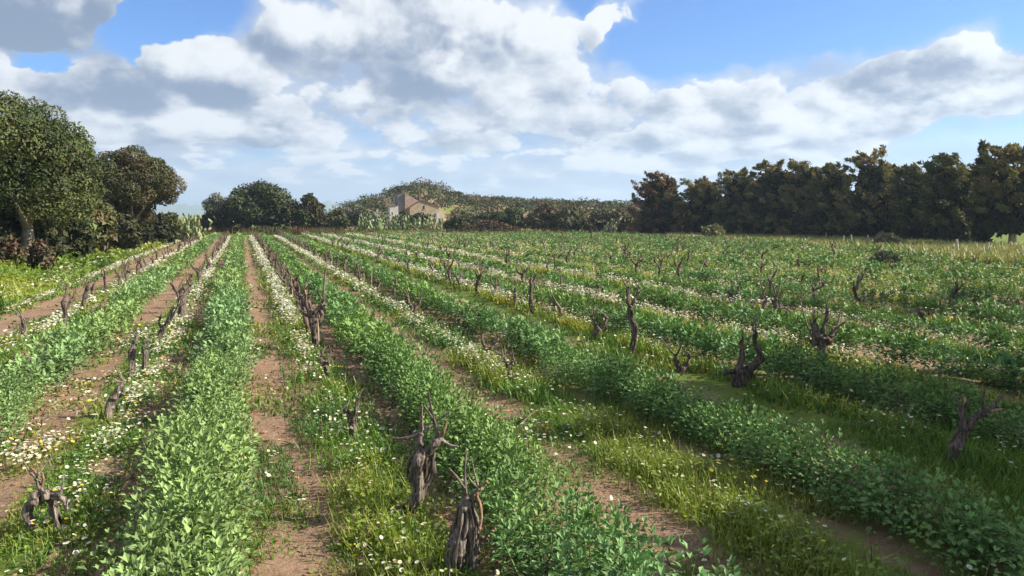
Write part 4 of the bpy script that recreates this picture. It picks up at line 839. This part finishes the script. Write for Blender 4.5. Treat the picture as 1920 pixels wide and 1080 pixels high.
# ------------------------------------------------------------------ grapevines
VB = np.array([.19, .142, .115]); VG = np.array([.27, .22, .18]); CANE = np.array([.34, .22, .13])
def hero_vine(label, base_px, strands, arms, canes=(), colr=VB, seed=0, group='bare grapevines'):
    """strands, arms, canes: lists of (column, row, radius[, depth offset]) drawn at the vine's own distance"""
    r = np.random.default_rng(1000 + seed); p0 = G(*base_px); d = depth(p0); s = d / F; p0[2] = gzp(p0[0], p0[1])
    dz = p0[2] - 0.0
    e = empty('grapevine', p0); tag(e, label, 'vine', group)
    def conv(pl, first=False):
        P = []; R = []; wob = 0
        for i, q in enumerate(pl):
            p = at(q[0], q[1], d) + FW2 * ((q[3] if len(q) > 3 else r.normal(0, .015)))
            P.append(p - p0 + [0, 0, dz * 0]); R.append(q[2] * s)
        if first: P[0] = P[0] + np.array([0, 0, -.10])
        return P, R
    tb = MB()
    for st in strands:
        P, R = conv(st, True); tube(tb, P, np.array(R) * .66, colr * r.uniform(.85, 1.15), 18, 12, .21, 1.6, r)
    for i in range(1):                                    # knot
        q = strands[0][r.integers(0, len(strands[0]))]; c = at(q[0], q[1], d) - p0 + r.normal(0, .3, 3) * q[2] * s; tube(tb, [c - [0, 0, q[2] * s], c + r.normal(0, .01, 3), c + [0, 0, q[2] * s]], [.2 * q[2] * s, q[2] * s * .6, .2 * q[2] * s], colr, 8, 4, .3, 3, r)
    for st in strands:                                     # loose strips of bark along the trunk
        P, R = conv(st)
        for q in range(6):
            a = r.random() * 6.28; o_ = np.array([math.cos(a), math.sin(a), 0]); k0 = r.uniform(0, .4); tube(tb, [p + o_ * rr * r.uniform(.60, .85) for p, rr in zip(P, R)], [rr * r.uniform(.10, .24) for rr in R], colr * r.uniform(.55, 1.3), 5, 8, .35, 2, r)
    tb.build('trunk', M_vine, e, True)
    for a in arms:
        ab = MB(); P, R = conv(a); tube(ab, P, np.array(R) * .68, colr * r.uniform(.8, 1.1), 14, 9, .22, 2, r)
        k = P[-1]; tube(ab, [k - [0, 0, R[-1]], k, k + [0, 0, R[-1] * .9]], [R[-1] * .4, R[-1] * .68, R[-1] * .3], colr * .9, 9, 4, .3, 3, r)
        for q in range(3):                                # pruned spurs and twigs
            t_ = k + r.normal(0, 1, 3) * R[-1] * 3.0 + [0, 0, R[-1] * r.uniform(2, 6)]; tube(ab, [k, (k + t_) / 2 + r.normal(0, .4, 3) * R[-1], t_], [R[-1] * .45, R[-1] * .3, R[-1] * .18], colr * r.uniform(.8, 1.5), 5, 4, .1, 1, r)
        ab.build('arm', M_vine, e, True)
    for c in canes:
        cb = MB(); P, R = conv(c); tube(cb, P, R, CANE * r.uniform(.8, 1.2), 6, 5, .05, 1, r); cb.build('cane', M_vine, e, True)
    return p0
HERO = []
def hv(*a, **k): HERO.append(hero_vine(*a, seed=len(HERO), **k))
hv('thick split vine stump cut off by the bottom edge, nearest of all', (860, 1092), [[(846, 1095, 24), (853, 1040, 21), (862, 990, 17), (868, 950, 13)], [(880, 1090, 22, .06), (884, 1040, 20, .05), (886, 990, 16, .04), (878, 948, 13, .02)]],
   [[(870, 955, 12), (872, 940, 11), (874, 928, 9)], [(880, 950, 11), (890, 930, 9), (898, 918, 6)]], [[(892, 930, 5), (905, 912, 4), (913, 902, 3)], [(893, 925, 3.5), (900, 950, 4), (902, 975, 3.5), (899, 992, 3)]], colr=VG * .85)
hv('twisted vine with swollen trunk and forked head, behind the nearest stump', (765, 976), [[(763, 980, 15), (772, 950, 13), (785, 920, 14), (780, 888, 22), (788, 858, 20), (795, 842, 15)], [(786, 920, 10, .04), (800, 890, 15, .05), (803, 865, 14, .05), (806, 846, 11, .03)]],
   [[(788, 850, 12), (786, 830, 10), (790, 812, 10)], [(802, 850, 12), (815, 832, 10), (822, 822, 10)]], [[(824, 822, 5), (832, 806, 4), (838, 791, 3)], [(766, 950, 4), (752, 945, 3), (743, 952, 3)]], colr=VG * .8)
hv('short upright vine with small fork in the near grass strip', (663, 834), [[(663, 838, 8), (662, 808, 8), (661, 785, 8)]], [[(661, 788, 7), (652, 775, 5), (646, 768, 5)], [(662, 785, 7), (668, 765, 5), (670, 748, 4)]])
hv('short dark vine leaning left below the pale stake', (617, 718), [[(617, 720, 7), (614, 700, 7), (609, 685, 7)]], [[(610, 690, 6), (604, 678, 5), (602, 670, 4)], [(612, 688, 5), (617, 677, 4)]])
hv('large many armed vine beside the pale stake', (594, 655), [[(594, 658, 7), (592, 630, 8), (588, 605, 10), (584, 588, 10)]], [[(584, 592, 8), (574, 572, 6), (573, 548, 5)], [(586, 590, 8), (597, 580, 6), (607, 572, 7)], [(582, 592, 6), (569, 585, 5), (562, 560, 4)], [(600, 580, 5), (603, 592, 5), (601, 602, 3)]], [[(574, 552, 2), (572, 542, 1.6), (574, 532, 1.4)]])
hv('grey looped vine stump near the bottom left corner', (88, 1012), [[(92, 1014, 18), (66, 990, 12), (52, 968, 11), (58, 945, 12), (78, 932, 14), (92, 926, 12)], [(96, 1010, 14, .05), (99, 985, 11, .05), (92, 962, 10, .05), (90, 940, 11, .03)]],
   [[(84, 930, 10), (72, 914, 7), (66, 896, 5)], [(92, 928, 9), (112, 926, 6), (116, 910, 4)], [(96, 930, 8), (120, 938, 6), (127, 952, 5)]], [[(68, 900, 3), (64, 888, 2.4), (63, 876, 2)], [(77, 915, 3), (79, 900, 2.4), (78, 886, 2)]], colr=VG)
hv('grey leaning vine stump behind the looped one', (203, 790), [[(203, 794, 9), (206, 765, 9), (216, 742, 9)]], [[(216, 745, 8), (222, 730, 6), (229, 718, 5)], [(212, 750, 6), (222, 744, 5), (231, 738, 4)]], colr=VG)
hv('double trunked vine in the row left of the straight bean row', (250, 714), [[(250, 716, 6), (247, 690, 6), (249, 662, 7), (251, 652, 6)], [(262, 712, 6, .06), (266, 685, 6, .08), (268, 660, 6, .08)]], [[(250, 655, 5), (249, 645, 4), (253, 636, 3)], [(268, 662, 5), (272, 650, 4), (282, 640, 3)]], colr=VG * .8)
hv('slanting dark vine with long arm, behind the double trunked one', (294, 652), [[(293, 655, 6), (298, 635, 6), (306, 615, 6)]], [[(306, 616, 5), (316, 598, 5), (322, 580, 4)], [(304, 620, 4), (298, 606, 3), (300, 596, 3)], [(312, 606, 4), (324, 592, 3), (332, 576, 3)]], colr=VG * .7)
hv('thin grey vine stub at the left edge of the field', (44, 642), [[(43, 645, 5), (45, 620, 5), (43, 605, 4)]], [[(43, 606, 4), (41, 597, 3)], [(44, 607, 3), (49, 598, 2.5)]], colr=VG * .75)
hv('small forked vine in the second vine row, nearest there', (957, 720), [[(958, 722, 7), (957, 700, 7), (953, 684, 6)]], [[(953, 686, 5), (947, 676, 4)], [(955, 686, 5), (963, 672, 3)]])
hv('taller dark vine behind the small forked one in second vine row', (914, 682), [[(914, 685, 7), (912, 665, 8), (911, 652, 7)]], [[(911, 654, 5), (905, 640, 4), (904, 624, 3)], [(913, 655, 5), (922, 652, 5), (925, 646, 4)]], [[(924, 650, 2), (932, 640, 1.6), (936, 630, 1.3)]])
hv('wide armed dark vine in the second vine row beyond the stakes', (782, 600), [[(782, 602, 6), (779, 588, 6), (775, 578, 6)]], [[(776, 580, 5), (768, 570, 4), (765, 558, 3.5)], [(779, 580, 5), (785, 572, 4), (787, 562, 3)]])
hv('dark leaning vine with horizontal right arm in shade at far right', (1786, 882), [[(1783, 888, 15), (1788, 850, 14), (1800, 820, 14), (1812, 800, 13)]], [[(1808, 805, 10), (1804, 785, 8), (1803, 765, 7)], [(1812, 802, 12), (1830, 785, 10), (1846, 772, 9)]], [[(1804, 768, 4), (1807, 752, 3), (1806, 740, 2.5)], [(1846, 773, 5), (1862, 770, 4), (1878, 767, 3)]], colr=VB * .9)
hv('stout dark vine with tall curved right arm, right of centre', (1392, 734), [[(1384, 738, 13), (1385, 715, 14), (1388, 695, 16)], [(1404, 736, 11, .04), (1404, 712, 13, .04), (1400, 692, 14, .02)]], [[(1386, 695, 10), (1390, 675, 8), (1392, 655, 6)], [(1402, 692, 11), (1424, 676, 9), (1424, 660, 8), (1415, 640, 6), (1416, 622, 5)], [(1380, 695, 7), (1368, 698, 4), (1358, 703, 3)]], [[(1392, 658, 2.5), (1387, 645, 2), (1389, 636, 1.8)], [(1393, 656, 2.5), (1402, 644, 2), (1404, 634, 1.8)]], colr=VB * .8)
hv('low dark forked stump left of the stout curved vine', (1278, 702), [[(1278, 704, 10), (1277, 688, 10)]], [[(1275, 690, 7), (1268, 678, 6), (1268, 668, 5)], [(1281, 690, 7), (1290, 680, 5), (1293, 668, 5)]], colr=VB * .8)
hv('tall thin vine with Y shaped head, right of centre', (1184, 668), [[(1183, 670, 6), (1187, 645, 6.5), (1191, 615, 7), (1184, 598, 6), (1181, 578, 7)]], [[(1181, 580, 5), (1177, 560, 4.5), (1178, 540, 4)], [(1184, 578, 5), (1190, 562, 4), (1197, 548, 3)], [(1190, 612, 3.5), (1183, 604, 3)]])
hv('leaning vine with two upright arms left of the tall thin one', (1106, 640), [[(1104, 642, 7), (1112, 628, 7), (1120, 620, 8)]], [[(1118, 622, 6), (1116, 606, 4.5), (1110, 594, 4)], [(1122, 620, 6), (1132, 610, 5), (1138, 596, 5)]])
hv('tall vine with knobbly many branched head on the right', (1538, 694), [[(1537, 697, 9), (1541, 675, 9), (1543, 650, 10), (1542, 632, 15)]], [[(1538, 632, 10), (1530, 620, 8), (1528, 600, 4)], [(1545, 632, 11), (1556, 640, 8), (1558, 628, 7)], [(1543, 626, 9), (1546, 610, 6), (1551, 594, 5), (1552, 582, 4)], [(1536, 640, 8), (1527, 644, 6)]], [[(1529, 604, 2.4), (1524, 592, 2), (1527, 580, 1.6)]])
hv('V shaped two armed vine in the fifth vine row', (1440, 602), [[(1440, 605, 7), (1441, 592, 8)]], [[(1439, 594, 6), (1432, 580, 5), (1436, 562, 4)], [(1443, 594, 6), (1452, 578, 5), (1456, 560, 4)], [(1436, 566, 3), (1430, 558, 3)]], [[(1455, 562, 1.6), (1460, 550, 1.3), (1470, 545, 1.1)]])
hv('upright branching vine left of the V shaped one', (1371, 582), [[(1371, 584, 4.5), (1372, 568, 5), (1375, 556, 6)]], [[(1374, 558, 4), (1367, 548, 3)], [(1377, 556, 4), (1384, 546, 3), (1385, 538, 2.5)]])
hv('leaning stub sprouting green leaves, far right', (1740, 610), [[(1741, 612, 7), (1735, 598, 7), (1728, 586, 7)]], [[(1729, 588, 5), (1722, 580, 4)]])
hv('small dark vine post in shade right of knobbly headed vine', (1614, 604), [[(1614, 606, 5), (1615, 592, 5)]], [[(1615, 594, 4), (1611, 584, 3)], [(1616, 593, 4), (1621, 583, 3)]])
hv('thin upright vine in the fourth vine row, left of tall thin one', (1125, 573), [[(1124, 576, 4), (1126, 560, 4), (1124, 545, 3.5)]], [[(1124, 547, 3), (1122, 535, 2.5)]])

# procedural vines: a few kinds, then copies along the rows
def vine_kind(seed, hgt, q8=9, q5=6):
    r = np.random.default_rng(seed); mb = MB(); c = VB * r.uniform(.8, 1.25); top = np.array([r.normal(0, .05), r.normal(0, .08), hgt * .55])
    tube(mb, [(0, 0, -.1), tuple(top * .5 + r.normal(0, .025, 3)), tuple(top)], [.042, .034, .042], c, q8, q5, .24, 2.5, r)
    for i in range(r.integers(1, 4)):
        a = r.random() * 6.28; L = hgt * r.uniform(.25, .6); q_ = r.uniform(.2, .9); dx = np.array([math.cos(a) * q_, math.sin(a) * q_, r.uniform(.5, 1)]); m = top + dx * L * .5 + r.normal(0, .03, 3); t = top + dx * L * np.array([.7, .7, 1.0])
        tube(mb, [tuple(top), tuple(m), tuple(t)], [.03, .022, .017], c * r.uniform(.8, 1.1), max(q8 - 2, 4), q5 - 1, .24, 3, r)
        for k in range(2): tube(mb, [tuple(t - [0, 0, .02]), tuple(t + r.normal(0, .04, 3) + [0, 0, .06])], [.012, .006], CANE * .6, 5, 3, 0, 1, r)
    return mb
KINDS = []
for i in range(10):
    o = vine_kind(1200 + i, .56 + .06 * (i % 4))  .build('grapevine', M_vine, None, True); KINDS.append(o.data); bpy.data.objects.remove(o)
rv = np.random.default_rng(1300); spots = []
for ri, vx in enumerate(VINE_X):
    y = row_start(vx) + 1.0; y1 = float(field_end(vx)) - .5; heroes = [h[1] for h in HERO if abs(h[0] - vx) < .9]
    while y < y1:
        y += rv.uniform(1.15, 1.65); p = .85 if vx < 5 else .62 if vx < 9 else .5 if vx < 16 else .3
        if rv.random() > p or any(abs(y - h) < .75 for h in heroes): continue
        if ri in (1, 2, 3) and y < 9: continue
        if heroes and y < max(heroes) - .2 and ri not in (0,): continue
        x = vx + .10 + rv.normal(0, .07)
        if in_view(np.array([[x, y, .3]]), 0)[0] and y < field_end(x): spots.append((ri, x, y))
spots.sort(key=lambda s: math.hypot(s[1], s[2])); near, rest = spots[:250], spots[250:]
def ordinal(n):
    if n < 20: return ORD[n]
    t = ['twent', 'thirt', 'fort', 'fift', 'sixt', 'sevent'][(n + 1) // 10 - 2]; u = (n + 1) % 10
    return t + 'ieth' if u == 0 else t + 'y-' + ORD[u - 1]
cnt = {}
for ri in range(len(VINE_X)): cnt[ri] = sum(1 for h in HERO if abs(h[0] - VINE_X[ri]) < .9)
for i, (ri, x, y) in enumerate(near):
    o = bpy.data.objects.new('grapevine', KINDS[rv.integers(0, 10)]); col.objects.link(o); o.location = (x, y, gzp(x, y)); s = rv.uniform(.8, 1.25)
    o.scale = (s * rv.uniform(.9, 1.2), s * rv.uniform(.9, 1.2), s); o.rotation_euler = (rv.normal(0, .08), rv.normal(0, .08), rv.random() * 6.28)
    lab = 'bare vine, %s from the front in %s' % (ordinal(cnt[ri]), row_word(ri)); cnt[ri] += 1
    tag(o, lab, 'vine', 'bare grapevines')
mb = MB()
for k in range(10):
    o = vine_kind(1200 + k, .56 + .06 * (k % 4), 5, 3).build('distant_grapevines', M_vine, None, True); me = o.data; bpy.data.objects.remove(o); V = np.zeros(len(me.vertices) * 3); me.vertices.foreach_get('co', V); V = V.reshape(-1, 3); C = np.zeros(len(me.vertices) * 4); me.attributes['col'].data.foreach_get('color', C); C = C.reshape(-1, 4)[:, :3]
    S = [s for j, s in enumerate(rest) if j % 10 == k]
    if not S: continue
    P = np.array([[x, y, gzp(x, y)] for _, x, y in S]); R = rot_up(len(P), .1, rv.uniform(.8, 1.2, len(P)), rv)
    for nv in (3, 4):
        Fp = np.array([list(p.vertices) for p in me.polygons if len(p.vertices) == nv]); scatter(mb, V, Fp, P, R, np.ones((len(P), 3)), 0, C)
if mb.V: tag(mb.build('distant_grapevines', M_vine, None, True), 'distant bare vines across the back of the field', 'vine', kind='stuff')

# ------------------------------------------------------------------ stakes, posts, twigs, field shrubs
def stick(name, label, cat, group, px0, top_px, rad, colr, base_d=None, seed=0):
    r = np.random.default_rng(1500 + seed); p0 = G(*px0) if base_d is None else gpos(px0[0], base_d); d = depth(p0); p0 = np.array([p0[0], p0[1], gzp(p0[0], p0[1])]); t = at(top_px[0], top_px[1], d) - p0
    mb = MB(); tube(mb, [(0, 0, -.15), tuple(t * .5 + r.normal(0, .008, 3)), tuple(t)], [rad, rad * .95, rad * .85], colr, 7, 4, .04, 1, r); o = mb.build(name, M_bark, None, True, (0, 0, 0)); o.location = p0
    tag(o, label, cat, group)
PALE = (.46, .36, .25)
GS = 'thin wooden stakes among the vines'
for i, (b, t, lab) in enumerate([((549, 566), (546, 521), 'pale thin stake above the many armed vine'), ((598, 664), (595, 598), 'pale thin stake leaning on the many armed vine'), ((622, 500), (623, 481), 'tiny pale stake in the second bean row, farthest left'),
        ((682, 536), (682, 512), 'short pale stake of a close pair, left one'), ((696, 542), (697, 500), 'taller pale stake of a close pair, right one'), ((741, 574), (740, 545), 'dark thin stake right of the close pair of stakes'), ((936, 488), (936, 470), 'small pale stake in the middle distance, centre'), ((1030, 492), (1030, 474), 'small pale stake right of the middle distance one')]):
    stick('stake', lab, 'stake', GS, b, t, .014 if i != 5 else .012, PALE if i != 5 else (.14, .11, .09), None, i)
GP = 'fence posts along the right margin'
for i, (x, d, top, tx, lab) in enumerate([(1797, 40, 449, 1794, 'thin grey post leaning slightly left near the right margin'), (1843, 38, 455, 1855, 'grey post leaning right near the right edge of field'), (1632, 50, 441, 1627, 'pale fence post below the tall broad cypress'), (1597, 53, 440, 1596, 'thin pale fence post, left of the leaning pale one'),
        (1580, 55, 442, 1582, 'slanted thin fence post before the dark undergrowth'), (1548, 57, 436, 1549, 'brown fence post farthest left by the windbreak')]):
    stick('fence_post', lab, 'post', GP, (x, 0), (tx, top), .065 if i < 3 else .05, (.50, .44, .34) if i != 5 else (.30, .20, .12), d, 20 + i)
def twig(label, pts, rad, seed):
    r = np.random.default_rng(1600 + seed); P = [G(x, y, .04) for x, y in pts]; o0 = np.array([*P[0][:2], gzp(*P[0][:2])]); mb = MB()
    Q = [np.array([p[0], p[1], gzp(p[0], p[1]) + .03 + .05 * (i % 2)]) - o0 for i, p in enumerate(P)]; tube(mb, Q, [rad * (1 - .5 * i / len(Q)) for i in range(len(Q))], (.24, .18, .13), 6, 5, .1, 2, r); o = mb.build('fallen_branch', M_vine, None, True); o.location = o0
    tag(o, label, 'branch', 'cut branches on the soil')
twig('long crooked fallen branch near the bottom right', [(1450, 1022), (1490, 1036), (1530, 1046), (1580, 1068)], .014, 1)
twig('short pale fallen twig right of the second bean row', [(968, 800), (1000, 782), (1026, 768)], .010, 2)
twig('thin fallen twig below the shaded bean row at the bottom', [(1255, 1062), (1300, 1050), (1330, 1046)], .009, 3)
simple_bush('shrub', 'straw coloured shrub at the field margin before the windbreak', 'shrub', None, 1336, 66, 42, 419, 1800, .26, np.array([(.20, .21, .09), (.24, .22, .11)]), 80, 3, shell=.2)
simple_bush('shrub', 'sparse grey olive shrub standing in the field at right', 'shrub', None, 1664, 30, 58, 470, 1500, .11, np.array([(.10, .12, .06), (.13, .14, .08)]), 81, 3, shell=.1)
simple_bush('shrub', 'dry grey shrub at the margin below the tall broad cypress', 'shrub', None, 1662, 49, 40, 432, 1500, .18, np.array([(.19, .17, .10), (.14, .15, .07)]), 82, 3, shell=.2)

# ------------------------------------------------------------------ air
def build_haze():
    m, nt = mat_new('haze_air'); v = nt.nodes.new('ShaderNodeVolumePrincipled'); v.inputs['Color'].default_value = (.62, .80, 1.0, 1); v.inputs['Density'].default_value = .00034; v.inputs['Anisotropy'].default_value = 0.2
    o = nt.nodes.new('ShaderNodeOutputMaterial'); nt.links.new(v.outputs[0], o.inputs['Volume'])
    V = [(x, y, z) for z in (-3, 170) for y in (-6000, 6000) for x in (-6000, 6000)]; mb = MB()
    mb.add(V, [[0, 2, 3, 1], [4, 5, 7, 6], [0, 1, 5, 4], [2, 6, 7, 3], [0, 4, 6, 2], [1, 3, 7, 5]], (1, 1, 1)); o = mb.build('haze', m); tag(o, 'pale air haze over the whole landscape', 'haze', kind='stuff')
build_haze()
